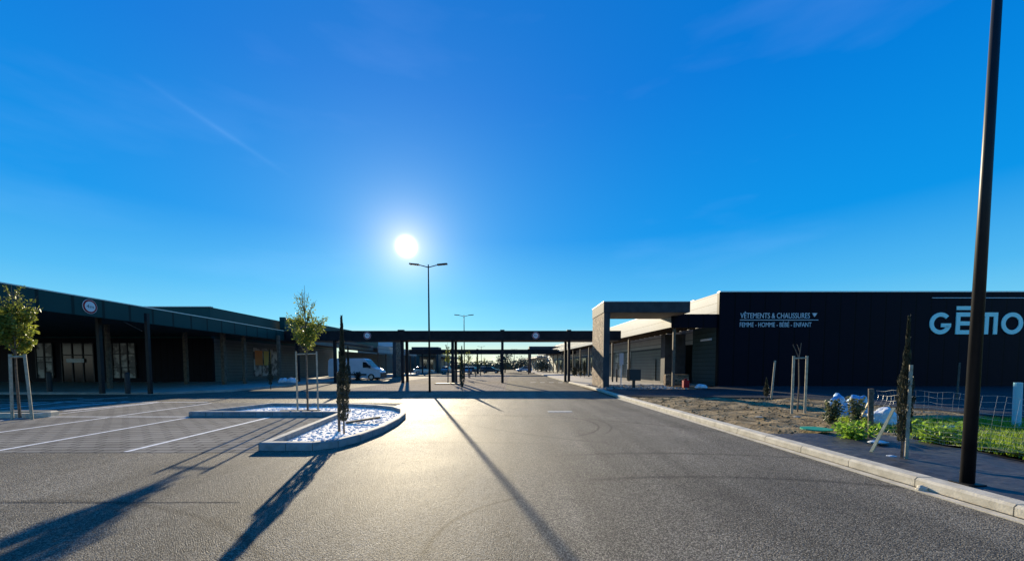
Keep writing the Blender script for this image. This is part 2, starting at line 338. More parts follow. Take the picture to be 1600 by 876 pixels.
M['rubber'] = mat('rubber', (.015, .015, .016), .7)
M['black'] = mat('black_plastic', (.012, .012, .014), .5)
M['red'] = mat('red_paint', (.32, .008, .012), .6, 0, .2)
M['signwhite'] = mat('sign_white', (.75, .75, .75), .5)
M['letters'] = mat('letter_acrylic', (.50, .95, .88), .4)
M['letters_pale'] = mat('letter_pale', (.62, .70, .72), .4)
M['pale_glass'] = noisy('pale_blind', (.04, .045, .045), (.42, .42, .38), 1.3, .3, detail=2, lo=.42, hi=.56)
M['poster_orange'] = mat('poster_orange', (.7, .22, .04), .6)
M['poster_yellow'] = mat('poster_yellow', (.65, .50, .12), .6)
M['wire'] = mat('galvanised_wire', (.45, .46, .46), .4, .7)
M['bluebag'] = noisy('blue_plastic_bag', (.12, .30, .55), (.45, .62, .75), 6, .3, .03, 9)
M['whitebag'] = noisy('white_plastic_bag', (.45, .50, .55), (.75, .78, .8), 6, .35, .03, 9)
M['tealpipe'] = mat('pale_blue_pipe', (.25, .55, .62), .4)
M['lid'] = mat('green_plastic', (.02, .30, .17), .4)

# ------------------------------------------------------------------ ground
def grid_ground(name, x0, x1, y0, y1, z, m):
    return struct(MB().sheet([(x0, y0), (x1, y0), (x1, y1), (x0, y1)], z).build(name, m))
grid_ground('ground', -900, 900, -300, 2500, -.05, M['grassland'])
grid_ground('road', -70, 5.25, -12, 24, 0, M['asphalt'])
grid_ground('car_park', -60, 5.25, 24.001, 165, 0, M['far_asphalt'])
grid_ground('parking_bays', -34, -4.7, 7.05, 16.6, .004, M['paver'])
grid_ground('paved_bays', -11.5, -.45, 24.2, 76, .004, M['paver_warm'])
# white bay lines
mb = MB()
def strip(mb, a, b, wd, z):
    a = Vector((a[0], a[1], 0)); b = Vector((b[0], b[1], 0)); n_ = (b - a).normalized().cross(Vector((0, 0, 1))) * wd / 2
    mb.quad(*[Vector((p.x, p.y, z)) for p in (a - n_, a + n_, b + n_, b - n_)])
for k in range(10):
    x = -7.2 - 2.5 * k
    strip(mb, (x, 7.1), (x - .35, 11.9), .1, .008)
    if k > 0: strip(mb, (x - .4, 12.2), (x - .75, 16.5), .1, .008)
strip(mb, (-10.2, 12.05), (-33, 12.05), .1, .008)
struct(mb.build('bay_lines', M['paint']))
mb = MB()
for k in range(9):       # hatched zone in the shade of the shops
    pass
for a_, b_ in (((0, 638), (110, 627)), ((0, 632), (160, 624)), ((60, 640), (200, 626.5)), ((0, 626), (130, 621.5)), ((100, 642), (250, 628)), ((-60, 640), (0, 645)), ((120, 624), (200, 620.5)), ((-90, 630), (20, 622.5))): strip(mb, G(*a_), G(*b_), .2, .006)
strip(mb, (-36, 17.0), (-13.5, 17.0), .14, .006)
struct(mb.build('hatch_markings', M['paint']))
mb = MB()
for k in range(6): strip(mb, (1.8 + k * .9, 37.4), (2.3 + k * .9, 37.4), .5, .006)
struct(mb.build('crossing_markings', M['paint']))
# gully cover and joint lines
p = G(875, 643)
tag(MB().box(p.x - .42, p.x + .42, p.y - .18, p.y + .18, .002, .012).build('drain_cover', noisy('cover_metal', (.26, .26, .24), (.42, .42, .39), 8, .6)), 'pale rectangular drain cover set in the asphalt of the road', 'drain cover')
mb = MB(); strip(mb, (-3.2, 12.5), (5.1, 12.2), .035, .003); strip(mb, (-14, 4.42), (-3.2, 4.45), .018, .003)
struct(mb.build('asphalt_joints', M['worn']))
# tyre marks
def arc(mb, cx, cy, r, a0, a1, wd, n=40, sq=1):
    pr = None
    for i in range(n + 1):
        a = R(a0 + (a1 - a0) * i / n); e = min(1, 4 * i / n, 4 * (1 - i / n)) * wd / 2 + .002
        cur = [Vector((cx + (r + s_ * e) * math.cos(a), cy + (r + s_ * e) * math.sin(a) * sq, .0035)) for s_ in (-1, 1)]
        if pr and True: mb.quad(pr[0], pr[1], cur[1], cur[0])
        pr = cur
mb = MB()
q = G(890, 660); arc(mb, q.x - 1.6, q.y - .3, 2.3, -70, 55, .035)
arc(mb, q.x - 1.6, q.y - .3, 2.62, -50, 20, .025)
q = G(660, 719); arc(mb, q.x, q.y - .25, .38, 25, 155, .035); arc(mb, q.x - .05, q.y - .28, .25, 30, 170, .03); arc(mb, q.x - .35, q.y - .2, .4, 60, 160, .025)
a = G(735, 768); b = G(664, 872)
arc(mb, a.x + .25, a.y - 1.3, 1.35, 112, 165, .03)
q = G(1200, 720); arc(mb, q.x - 3.2, q.y - 1.8, 3.6, 20, 80, .05)
for (px_, py_, rr_, a0_, a1_, w_) in ((1150, 760, 9, 128, 150, .14), (1120, 750, 9, 126, 150, .14), (560, 790, 5, 30, 60, .08), (820, 640, 6, 230, 290, .16), (850, 700, 8, 95, 118, .10), (190, 800, 7, 60, 85, .08)):
    q = G(px_, py_); am = R((a0_ + a1_) / 2); arc(mb, q.x - rr_ * math.cos(am), q.y - rr_ * math.sin(am), rr_, a0_, a1_, w_ * .6)
mb.bm.free()

# right kerb, as blocks with joints
def kerb_path(pts, width, h, m, name='kerb', block=1.0, parent=None, side=1):
    # resample
    P = [Vector((p[0], p[1], 0)) for p in pts]; seg = []
    mb = MB()
    for i in range(len(P) - 1):
        d = P[i + 1] - P[i]; n_ = max(1, round(d.length / block)); t = d.normalized(); nr = Vector((t.y, -t.x, 0)) * side
        for k in range(n_):
            a = P[i] + d * (k / n_) + t * .006; b = P[i] + d * ((k + 1) / n_) - t * .006
            jz = random.uniform(-.004, .004)
            v = []
            for q in (a, b):
                v.append([q, q + Vector((0, 0, h - .03 + jz)), q + nr * .03 + Vector((0, 0, h + jz)), q + nr * width + Vector((0, 0, h + jz)), q + nr * width])
            vs_ = [[mb.bm.verts.new(c) for c in ring] for ring in v]
            for c in range(5):
                mb.bm.faces.new((vs_[0][c], vs_[0][(c + 1) % 5], vs_[1][(c + 1) % 5], vs_[1][c]))
            mb.bm.faces.new(vs_[0][::-1]); mb.bm.faces.new(vs_[1])
    return mb.build(name, m)
struct(kerb_path([(5.32, -8), (5.32, 1), (5.3, 12), (5.3, 19), (5.55, 27), (5.3, 36)], .24, .14, M['kerb'], 'kerb'))
struct(MB().prism([(5.20, -8), (5.315, -8), (5.285, 12), (5.285, 19), (5.17, 19), (5.17, 12)], -.04, .012).build('kerb_gutter', M['kerb']))
# verge under everything on the right
grid_ground('right_verge', 5.3, 60, -12, 30, .02, M['soil'])
struct(MB().prism([(5.5, 30.5), (60, 30.5), (60, 160), (3, 160), (5.5, 60)], -.03, .12).build('right_pavement', M['walk']))
struct(MB().prism([(5.62, 19.0), (13.5, 17.6), (14.5, 11.0), (60, 10.6), (60, 28.3), (15.1, 28.3), (11.6, 24.5), (5.62, 24.5)], .0, .125).build('shaded_path', M['service']))  # dark strip laid where the ground looks shaded
# left pavement
struct(MB().prism([(-70, 21.6), (-19.8, 21.6), (-17.6, 24), (-17.6, 150), (-70, 150)], -.03, .13).build('left_pavement', M['walk']))
# soil relief
def relief(name, m, x0, x1, y0, y1, step, z, amp, freq, mask=None, seed=0):
    bm = bmesh.new(); nx = int((x1 - x0) / step); ny = int((y1 - y0) / step); V = {}
    for i in range(nx + 1):
        for j in range(ny + 1):
            x = x0 + i * step; y = y0 + j * step
            e = min(1, (x - x0) / .5, (x1 - x) / .5, (y - y0) / .5, (y1 - y) / .5)
            h = noise.fractal(Vector((x * freq, y * freq, seed)), .9, 2.1, 5) + .35
            V[i, j] = bm.verts.new((x, y, z - .02 + e * (.03 + amp * h)))
    for i in range(nx):
        for j in range(ny):
            x = x0 + i * step; y = y0 + j * step
            if mask and not mask(x, y): continue
            bm.faces.new((V[i, j], V[i + 1, j], V[i + 1, j + 1], V[i, j + 1]))
    mb = MB(); mb.bm.free(); mb.bm = bm
    for v in [v for v in bm.verts if not v.link_faces]: bm.verts.remove(v)
    return mb.build(name, m, smooth=True)
struct(relief('soil_bed', M['soil'], 5.55, 15.0, 8.0, 19.2, .10, .05, .065, 1.1, seed=3))
struct(relief('gravel_bed', noisy('dark_gravel', (.035, .03, .025), (.16, .14, .12), 14, .9, .04, 25), 5.6, 11.6, 24.5, 30.6, .1, .06, .06, 1.6, seed=9))
struct(relief('weed_fabric', M['fabric'], 5.55, 8.6, .5, 8.9, .06, .07, .035, 1.3, seed=5))
struct(relief('grass_bank', noisy('grass_soil', (.06, .09, .02), (.14, .14, .05), 4, .95, .04, 15), 7.6, 17, 1.5, 10.6, .15, .07, .10, .8, seed=6, mask=lambda x, y: x > 8.0 + .12 * (y - 5) ** 1 * (y > 5)))

def clods(name, n, reg, size, m, z, seed=1, flat=.6):
    rng = random.Random(seed); mb = MB(); k = 0
    while k < n:
        p = reg(rng)
        if p is None: continue
        s = size[0] + (size[1] - size[0]) * rng.random() ** 3
        r = bmesh.ops.create_icosphere(mb.bm, subdivisions=1, radius=s)
        rot = Matrix.Rotation(rng.random() * 6.28, 3, 'Z') @ Matrix.Rotation(rng.random() * 6.28, 3, 'X')
        for v in r['verts']:
            c = rot @ (v.co * rng.uniform(.65, 1.2)); c.z *= flat; v.co = c + Vector((p[0], p[1], z + s * .2))
        k += 1
    return mb.build(name, m)
stuff(clods('soil_clods', 1800, lambda r: (r.uniform(5.7, 14), r.uniform(8.5, 18.6)), (.008, .05), M['soil'], .10, 2), 'loose brown clods scattered over the bare soil bed', 'soil clods')
stuff(clods('gravel', 700, lambda r: (r.uniform(5.8, 11.4), r.uniform(24.6, 30.4)), (.03, .10), noisy('bed_stones', (.15, .14, .13), (.6, .57, .52), 3, .9), .12, 4), 'mixed stones in the planting bed around the stone pillar', 'gravel')

# ------------------------------------------------------------------ near planting island (L-shaped)
isl = [(-4.80, 7.22), (-3.78, 7.22), (-3.42, 7.5), (-3.22, 8.1), (-3.1, 9.2), (-3.14, 10.6), (-3.3, 11.9), (-3.62, 13.0), (-4.2, 13.9), (-5.05, 14.5), (-6.3, 14.95), (-9.5, 15.2), (-10.3, 12.2), (-5.5, 12.2)]
island = thing('planting_island', 'kerbed L-shaped planting island with pale mulch beside the paved bays', 'planting island', (-5, 12, 0))
def closed_kerb(poly, wd, h, m, parent, name='kerb'):
    n = len(poly); P = [Vector((p[0], p[1])) for p in poly]; inner = []
    area = sum(P[i].x * P[(i + 1) % n].y - P[(i + 1) % n].x * P[i].y for i in range(n)); s = 1 if area > 0 else -1
    for i in range(n):
        d0 = (P[i] - P[i - 1]).normalized(); d1 = (P[(i + 1) % n] - P[i]).normalized()
        n0 = Vector((-d0.y, d0.x)) * s; n1 = Vector((-d1.y, d1.x)) * s; b_ = (n0 + n1).normalized(); inner.append(P[i] + b_ * (wd / max(.35, b_.dot(n0))))
    mb = MB(); bm = mb.bm
    R0 = [bm.verts.new((p.x, p.y, -.02)) for p in P]; 
    ce = [(P[i] * .93 + inner[i] * .07) for i in range(n)]
    R1 = [bm.verts.new((p.x, p.y, h - .015)) for p in P]; R2 = [bm.verts.new(((P[i] * .85 + inner[i] * .15).x, (P[i] * .85 + inner[i] * .15).y, h)) for i in range(n)]
    R3 = [bm.verts.new((p.x, p.y, h)) for p in inner]; R4 = [bm.verts.new((p.x, p.y, -.02)) for p in inner]
    for A, B in ((R0, R1), (R1, R2), (R2, R3), (R3, R4)):
        for i in range(n): bm.faces.new((A[i], A[(i + 1) % n], B[(i + 1) % n], B[i]))
    return mb.build(name, m, parent), [(p.x, p.y) for p in inner]
kb, inn = closed_kerb(isl, .16, .15, M['kerb_grey'], island)
MB().prism([(p[0], p[1]) for p in inn], -.01, .02).build('mulch_bed', M['mulch_bed'], island)
# joints across the kerb (thin dark mortar lines proud by 1 mm)
mb = MB()
for i in range(len(isl)):
    a = Vector((*isl[i], 0)); b = Vector((*isl[(i + 1) % len(isl)], 0)); ia = Vector((*inn[i], 0)); ib = Vector((*inn[(i + 1) % len(isl)], 0))
    n_ = max(1, int((b - a).length / .5))
    for k in range(n_):
        t = k / n_; p = a.lerp(b, t); q = ia.lerp(ib, t); d = (b - a).normalized() * .006; o_ = (p - q).normalized() * .001
        mb.quad(p - d + o_, p + d + o_, p + d + o_ + Vector((0, 0, .134)), p - d + o_ + Vector((0, 0, .134)))
        mb.quad(p.lerp(q, .16) - d + Vector((0, 0, .151)), p.lerp(q, .16) + d + Vector((0, 0, .151)), q + d + Vector((0, 0, .151)), q - d + Vector((0, 0, .151)))
jb = mb.bm; jm = bpy.data.meshes.new('j'); jb.to_mesh(jm); jb.free(); jm.transform(Matrix.Translation(-island.location))
kbm = bmesh.new(); kbm.from_mesh(kb.data); nf = len(kbm.faces); kbm.from_mesh(jm); kbm.faces.ensure_lookup_table()
for f_ in kbm.faces[nf:]: f_.material_index = 1
kbm.to_mesh(kb.data); kbm.free(); kb.data.materials.append(M['skid']); bpy.data.meshes.remove(jm)
def inside(poly, x, y):
    c = False; n = len(poly); j = n - 1
    for i in range(n):
        if (poly[i][1] > y) != (poly[j][1] > y) and x < (poly[j][0] - poly[i][0]) * (y - poly[i][1]) / (poly[j][1] - poly[i][1]) + poly[i][0]: c = not c
        j = i
    return c
def isl_reg(r):
    x, y = r.uniform(-10.2, -3.1), r.uniform(7.2, 15.1)
    return (x, y) if inside(inn, x, y) and inside(isl, x - .1, y) and inside(isl, x + .1, y) else None
stuff(clods('white_mulch', 3600, isl_reg, (.012, .055), M['stonewhite'], .018, 8, .4), 'white broken mulch pieces filling the near kerbed island', 'mulch')
# offcuts lying in the mulch
q = G(548, 652); 
tag(MB().obox(Vector((-4.12, 10.6, .11)), (.9, .14, .05), Matrix.Rotation(.35, 3, 'Z') @ Matrix.Rotation(-.12, 3, 'Y')).build('timber_offcut', M['bark'], bevel=.006), 'dark timber offcut lying in white mulch behind the near columnar conifer', 'timber offcut')
tag(MB().obox(Vector((-7.3, 13.2, .07)), (1.3, .12, .04), Matrix.Rotation(.1, 3, 'Z')).build('timber_offcut', M['bark'], bevel=.006), 'dark board lying flat on white mulch left of the staked young tree', 'timber offcut')
# left island (its end in view)
li = thing('planting_island', 'long kerbed island with a rounded end under the leafy tree at the left edge', 'planting island', (-17, 12.3, 0))
lp = [(-21, 11.75), (-14.9, 11.75), (-14.68, 11.85), (-14.58, 12.1), (-14.68, 12.4), (-14.9, 12.55), (-21, 12.55)]
_, linn = closed_kerb(lp, .15, .15, M['kerb'], li); MB().prism(linn, -.01, .11).build('mulch_bed', M['soil'], li)

# ------------------------------------------------------------------ plants
def leafquad(bm, p, s, rng, up=.3):
    n_ = Vector((rng.gauss(0, 1), rng.gauss(0, 1), rng.gauss(0, 1) + up)).normalized(); a = n_.orthogonal().normalized()
    a = (Matrix.Rotation(rng.random() * 6.28, 3, n_) @ a); b = n_.cross(a)
    bm.faces.new([bm.verts.new(p + a * s * u + b * s * v * .6) for u, v in ((-1, 0), (0, -.8), (1, 0), (0, .8))])
def young_tree(name, label, base, height, spread, rng, leaves_lo, leaves_hi, clear=.42, lm='leaf', nl=14, ls=.045, group='young trees in the planting beds', bare_top=False, lean=0, branches=26, twig=.7, lo_frac=.55, thick=1):
    t = thing(name, label, 'tree', base, group)
    tr = MB(); lf = MB(); b0 = Vector(base)
    top = b0 + Vector((lean, 0, height)); k1 = Vector((rng.uniform(-.04, .04), rng.uniform(-.04, .04), 0))
    pts = [b0 - Vector((0, 0, .05)), b0.lerp(top, .35) + k1, b0.lerp(top, .7) - k1, top]
    tr.tube(pts, [.035 * thick, .028 * thick, .016 * thick, .004], 7)
    for i in range(branches):
        f = clear + (.80 - clear) * (i / branches); st = b0.lerp(top, f); a = rng.random() * 6.28
        ln = spread * (1.0 - .1 * (i / branches)) * rng.uniform(.55, 1.25); el = R(rng.uniform(42, 76))
        d = Vector((math.cos(a) * math.cos(el), math.sin(a) * math.cos(el), math.sin(el)))
        bp = [st, st + d * ln * .5 + Vector((0, 0, .03)), st + d * ln + Vector((0, 0, .18 * ln))]
        tr.tube(bp, [.010 * thick, .007 * thick, .003], 5)
        subs = []
        for j in range(4):
            u = rng.uniform(.3, .95); s0 = bp[0].lerp(bp[2], u); a2 = a + rng.uniform(-1.3, 1.3); d2 = Vector((math.cos(a2) * .6, math.sin(a2) * .6, rng.uniform(.3, 1.1))).normalized()
            e = s0 + d2 * ln * rng.uniform(.2, .5) * twig; tr.tube([s0, e], [.004, .002], 4); subs.append((s0, e))
        for (s0, e) in subs + [(bp[0].lerp(bp[2], .25), bp[2])]:
            for _ in range(int(nl * max(leaves_lo, leaves_hi))):
                p = s0.lerp(e, rng.random()); dens = leaves_lo if (p.z - b0.z) / height < lo_frac + rng.gauss(0, .07) else leaves_hi
                if rng.random() > dens / max(leaves_lo, leaves_hi): continue
                p = p + Vector((rng.gauss(0, 1), rng.gauss(0, 1), rng.gauss(0, 1))) * (.06 if dens > .6 else .025)
                leafquad(lf.bm, p, ls * rng.uniform(.6, 1.3) * (1 if dens > .6 else .62), rng)
    tr.build('trunk', M['bark'], t); lf.build('crown', M[lm], t)
    return t
def stake(loc, h, label, tilt=(0, 0), r=.035, group='round wooden tree stakes', m='stake'):
    o = MB().tube([(loc[0], loc[1], 0), (loc[0] + tilt[0], loc[1] + tilt[1], h)], r, 10).build('tree_stake', M[m]); tag(o, label, 'stake', group); return o
def brace(a, b, label, r=.022):
    tag(MB().tube([a, b], r, 8).build('stake_crossbar', M['stake']), label, 'crossbar', 'crossbars between tree stakes')
rng = random.Random(11)
# island tree
b = G(481, 640, .1)
young_tree('young_tree', 'young tree with leafy lower crown and almost bare top in the near kerbed island', (b.x, b.y, .03), 4.28, .82, rng, 1.7, .30, clear=.44, lo_frac=.73, ls=.046, nl=16, branches=30)
for px, lab in ((465, 'left stake of the pair beside the young tree in the near island'), (497, 'right stake of the pair beside the young tree in the near island')):
    q = G(px, 640, .1); stake((q.x, q.y), 2.1, lab, r=.028)
q0 = G(465, 640, .1); q1 = G(497, 640, .1); brace((q0.x, q0.y, 2.0), (q1.x, q1.y, 2.02), 'wooden crossbar tying the young tree to its stakes in the near island')
# left tree
b = G(31, 649, .1)
young_tree('young_tree', 'young tree with dense yellow-green crown at the left edge of the car park', (b.x, b.y, .08), 3.95, .95, rng, 2.2, .30, clear=.44, lo_frac=.73, branches=40, nl=22, ls=.055)
for px, lab, tl in ((19, 'left of the stakes under the leafy tree at the left edge', .06), (50, 'right of the stakes under the leafy tree at the left edge', -.1)):
    q = G(px, 650, .1); stake((q.x, q.y), 1.95, lab, (tl, 0), .036)
q0 = G(19, 650, .1); q1 = G(50, 650, .1); brace((q0.x + .06, q0.y, 1.87), (q1.x - .1, q1.y, 1.88), 'wooden crossbar between the stakes of the leafy tree at the left edge', .03)
# right bare sapling
b = G(1246, 643, .1)
t = thing('bare_sapling', 'leafless forked sapling between two tall stakes on the bare soil', 'tree', (b.x, b.y, .1))
mb = MB(); bz = b.copy(); bz.z = .1
mb.tube([bz, bz + Vector((.02, 0, .9)), bz + Vector((-.02, 0, 1.75))], [.022, .02, .018], 7); mb.build('trunk', M['bark'], t)
mb = MB(); s0 = bz + Vector((-.02, 0, 1.75))
mb.tube([s0, s0 + Vector((-.10, 0, .22)), s0 + Vector((-.2, .02, .45))], [.018, .015, .013], 6); mb.tube([s0, s0 + Vector((.03, 0, .22)), s0 + Vector((.06, 0, .5))], [.018, .015, .012], 6)
mb.tube([s0 + Vector((.03, 0, .2)), s0 + Vector((-.06, .02, .45))], [.012, .01], 5)
mb.build('crown', M['bark'], t)
for px, lab in ((1237, 'left tall stake beside the leafless sapling on bare soil'), (1257.5, 'right tall stake beside the leafless sapling on bare soil')):
    q = G(px, 645, .1); stake((q.x, q.y), 1.92, lab, r=.036)
q0 = G(1237, 645, .1); q1 = G(1257.5, 645, .1); brace((q0.x, q0.y, 1.84), (q1.x, q1.y, 1.86), 'short crossbar at the top of the stakes by the leafless sapling')
q = G(1205, 622, .1); stake((q.x, q.y), 1.85, 'thin single stake leaning before the dark shop wall', (.12, 0), .04)
q = G(1495, 625, .1); stake((q.x, q.y), 1.75, 'distant thin stake in shade behind the tall dark lamp column', (.03, 0), .035, m='bark')

def column_shrub(loc, h, r, label, rng, n=2600, ls=.022, group='columnar conifers'):
    t = thing('columnar_conifer', label, 'conifer', loc, group); b0 = Vector(loc)
    MB().tube([b0 - Vector((0, 0, .05)), b0 + Vector((0, 0, h * .93))], [.022, .006], 6).build('trunk', M['bark'], t)
    mb = MB()
    for i in range(n):
        f = rng.random() ** .85; z = .10 * h + f * h * .9
        prof = min(1, .55 + f * 3) * (1 - .72 * min(1, max(0, (f - .3) / .45))) * (1 - f ** 6) * (1 + .55 * noise.noise(Vector((f * 11, r * 30, loc[0]))))
        a = rng.random() * 6.28; rr = r * prof * (rng.random() ** .5) * (1 + .3 * noise.noise(Vector((math.cos(a), math.sin(a), f * 14))))
        p = b0 + Vector((math.cos(a) * rr, math.sin(a) * rr, z)); s = ls * rng.uniform(.7, 1.6)
        d = Vector((math.cos(a) * .3, math.sin(a) * .3, 1)).normalized(); sd_ = d.cross(Vector((rng.gauss(0, 1), rng.gauss(0, 1), rng.gauss(0, 1)))).normalized()
        mb.bm.faces.new([mb.bm.verts.new(c) for c in (p - sd_ * s * .5, p + d * s * .4, p + sd_ * s * .5, p + d * s * 2.3)][::1])
    mb.build('crown', M['leaf_dark'], t)
    return t
b = G(537.5, 672, .1)
column_shrub((b.x, b.y, .02), 2.68, .115, 'slim dark conifer on the near corner of the white-mulched island', rng, 3200, .026)
q = G(530, 669, .1); stake((q.x, q.y), 1.45, 'pale stake against the slim conifer in the near island', r=.032, m='wood_post')
b = G(1409, 712, .1)
column_shrub((b.x, b.y, .1), 2.28, .105, 'slim dark conifer rising from black weed fabric near the tall lamp column', rng, 3800, .02)
q = G(1416, 714, .1); stake((q.x, q.y), 1.62, 'grey square stake behind the conifer on black weed fabric', r=.025)
b = G(545, 612); column_shrub((b.x, b.y, 0), 2.75, .14, 'slim dark conifer before the gantry, nearer the white van', rng, 1500, .035)
b = G(722, 612); column_shrub((b.x, b.y, 0), 2.75, .14, 'slim dark conifer before the gantry, right of the centre lamp post', rng, 1500, .035)
b = G(423, 607, .13); column_shrub((b.x, b.y, .13), 2.5, .12, 'slim dark conifer on the pavement before the poster window', rng, 1300, .035)
b = G(1197, 622, .1); column_shrub((b.x, b.y, .1), .9, .12, 'short dark conifer beside the leaning thin stake', rng, 900, .03)
for px, y0, lab in ((907, 565, 'left of two dark conifers standing in the far right arcade bed'), (913, 565, 'right of two dark conifers standing in the far right arcade bed')):
    b = G(px, 590, .1); column_shrub((b.x, b.y, .12), 2.1, .22, lab, rng, 700, .06)

def bush(name, loc, rx, rz, n, ls, m, label, rng, group=None, stems=8):
    t = thing(name, label, 'shrub', loc, group); b0 = Vector(loc); mb = MB(); st = MB()
    for i in range(stems):
        a = rng.random() * 6.28; e = b0 + Vector((math.cos(a) * rx * .6, math.sin(a) * rx * .6, rz * rng.uniform(.6, .95))); st.tube([b0, b0.lerp(e, .5) + Vector((0, 0, rz * .08)), e], [.008, .006, .003], 5)
        for k in range(n // stems):
            u = rng.random() ** .7; p = b0.lerp(e, u) + Vector((rng.gauss(0, 1), rng.gauss(0, 1), rng.gauss(0, .7))) * rx * .2
            if p.z < b0.z: p.z = b0.z + .01
            leafquad(mb.bm, p, ls * rng.uniform(.7, 1.3), rng, .8)
    st.build('stems', M['bark'], t); mb.build('foliage', M[m], t); return t
b = G(1298, 662, .1); bush('laurel_shrub', (b.x, b.y, .1), .25, .78, 480, .05, 'leaf_laurel', 'left of the two grey-green laurel shrubs beside the blue bags', rng, 'laurel shrubs by the wire fence', 11)
b = G(1336, 664, .1); bush('laurel_shrub', (b.x, b.y, .1), .22, .76, 440, .05, 'leaf_laurel', 'right of the two laurel shrubs, between the two blue bags', rng, 'laurel shrubs by the wire fence', 11)
b = G(1338, 684, .1); bush('leafy_plant', (b.x, b.y, .1), .5, .3, 420, .055, 'leaf_bright', 'low bright green leafy plant at the foot of the fence post', rng, None, 12)
b = G(1450, 690, .1); bush('leafy_plant', (b.x + .2, b.y, .1), .5, .35, 420, .055, 'leaf_bright', 'low green leafy plant behind the conifer on black fabric', rng, None, 12)
b = G(898, 587, .1); bush('round_shrub', (b.x, b.y, .12), .75, 1.5, 500, .12, 'leaf_dark', 'dark rounded shrub under the far right arcade', rng)
b = G(560, 592.5, .1); bush('round_shrub', (b.x, b.y - .3, 0), .5, 1.0, 400, .1, 'leaf_dark', 'dark low shrub in front of the white van door', rng)

# grass blades (stuff)
mb = MB(); k = 0; rg = random.Random(5)
while k < 26000:
    x, y = rg.uniform(7.7, 15.5), rg.uniform(3, 10.6)
    if x < 8.0 + .12 * max(0, y - 5): continue
    dn = noise.noise(Vector((x * .9, y * .9, 2)))
    if dn < -.25: continue
    k += 1; h = rg.uniform(.05, .16) * (1 + dn); a = rg.random() * 6.28; d = Vector((math.cos(a), math.sin(a), 0)); p = Vector((x, y, .12)); bnd = Vector((rg.gauss(0, .4), rg.gauss(0, .4), 1)) * h
    mb.bm.faces.new([mb.bm.verts.new(c) for c in (p - d * .008, p + d * .008, p + bnd)])
stuff(mb.build('grass', M['grass']), 'bright green grass behind the wire fence', 'grass')

# ------------------------------------------------------------------ buildings
SK = -.05
# right shop building
rb = thing('shop_building', 'long dark single-storey shop with pale ribbed side wall and arcade on the right', 'building', (15.1, 28.3, 0))
MB().box(15.1, 62, 28.3, 28.6, 0, 6.95).build('front_wall', M['navy'], rb)
MB().box(15.1, 62, 28.24, 28.62, 6.953, 7.03).build('parapet_cap', M['cap'], rb)
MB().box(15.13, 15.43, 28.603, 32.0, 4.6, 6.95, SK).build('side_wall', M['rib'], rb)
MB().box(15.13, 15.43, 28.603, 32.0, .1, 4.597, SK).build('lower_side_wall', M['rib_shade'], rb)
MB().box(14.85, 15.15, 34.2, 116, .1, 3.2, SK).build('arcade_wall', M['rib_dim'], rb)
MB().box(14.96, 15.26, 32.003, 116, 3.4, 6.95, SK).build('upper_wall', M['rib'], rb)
MB().box(15.0, 15.3, 32.003, 116, 6.953, 7.03, SK).build('parapet_cap', M['cap'], rb)
MB().box(15.5, 15.6, 31, 36, .1, 6.5).build('recess_wall', M['black'], rb)
MB().box(15.6, 60, 28.7, 116, 6.55, 6.7).build('roof', M['concrete'], rb)
MB().box(14.85, 15.15, 34.2, 60, 3.203, 3.397, SK).build('wall_band', M['steel'], rb)
# brown return wall and low stone plinth
MB().box(13.15, 14.95, 33.2, 34.1, .12, 4.3).build('return_wall', M['concrete'], rb)
MB().box(11.9, 13.7, 29.8, 30.2, .1, .95).build('stone_plinth', M['stone'], rb)
# canopy
cn_ = 'arcade_canopy'
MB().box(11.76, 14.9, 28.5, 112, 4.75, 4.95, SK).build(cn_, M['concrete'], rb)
MB().box(11.70, 11.757, 28.55, 112, 4.45, 5.37, SK).build('fascia', M['rib'], rb)
MB().box(11.70, 15.097, 28.44, 28.547, 4.42, 5.40).build('fascia_end', M['navy'], rb)
mb = MB()
for k in range(60):
    y = 29.5 + k * 1.3; x = 11.9 + SK * (y - 28.5); mb.box(x, x + 2.8, y, y + .12, 4.5, 4.74)
mb.build('canopy_joists', M['wood_post'], rb)
for y in [27.5 + 5.25 * k for k in range(17)]:
    if abs(y - 32.7) < .4: continue
    x = 12.0 + SK * (y - 28.5); yy = max(y, 28.75)
    MB().box(x - .09, x + .09, yy - .09, yy + .09, .1, 4.74).build('arcade_post', M['wood_post'], rb, bevel=.01)
# glazed entrance in the arcade
for (p0, p1) in ((962, 966.5), (967.5, 973), (979.5, 985.5)):
    X_ = lambda px: 7855 / 1 if 0 else None
    Ya = (16.55) * FPX / ((p1 - 770)); Yb = 16.55 * FPX / ((p0 - 770))
    xa = 14.83 + SK * (Ya - 34.2); f = MB().box(xa - .04, xa, Ya, min(Yb, Ya + 1.9), .3, 3.3, SK).build('window', M['pale_glass'], rb)
    MB().box(xa - .06, xa - .042, Ya, min(Yb, Ya + 1.9), 1.9, 2.0, SK).build('window_bar', M['steel'], f)
mb = MB()
for k in range(7):
    y = 62 + k * 6; x = 14.8 + SK * (y - 34.2); MB().box(x - .06, x, y, y + 2.6, .3, 3.0, SK).build('window', M['glass'], rb)
# door seen as outline in the ribbed wall
Ya = 16.55 * FPX / (1018 - 770); xa = 14.83 + SK * (Ya - 34.2)
MB().box(xa - .03, xa, Ya - 1.1, Ya, .13, 2.3, SK).build('door', M['rib_dim'], rb)
MB().box(15.02, 15.1, 29.2, 31.2, 3.55, 3.7).build('wall_light', M['signwhite'], rb)

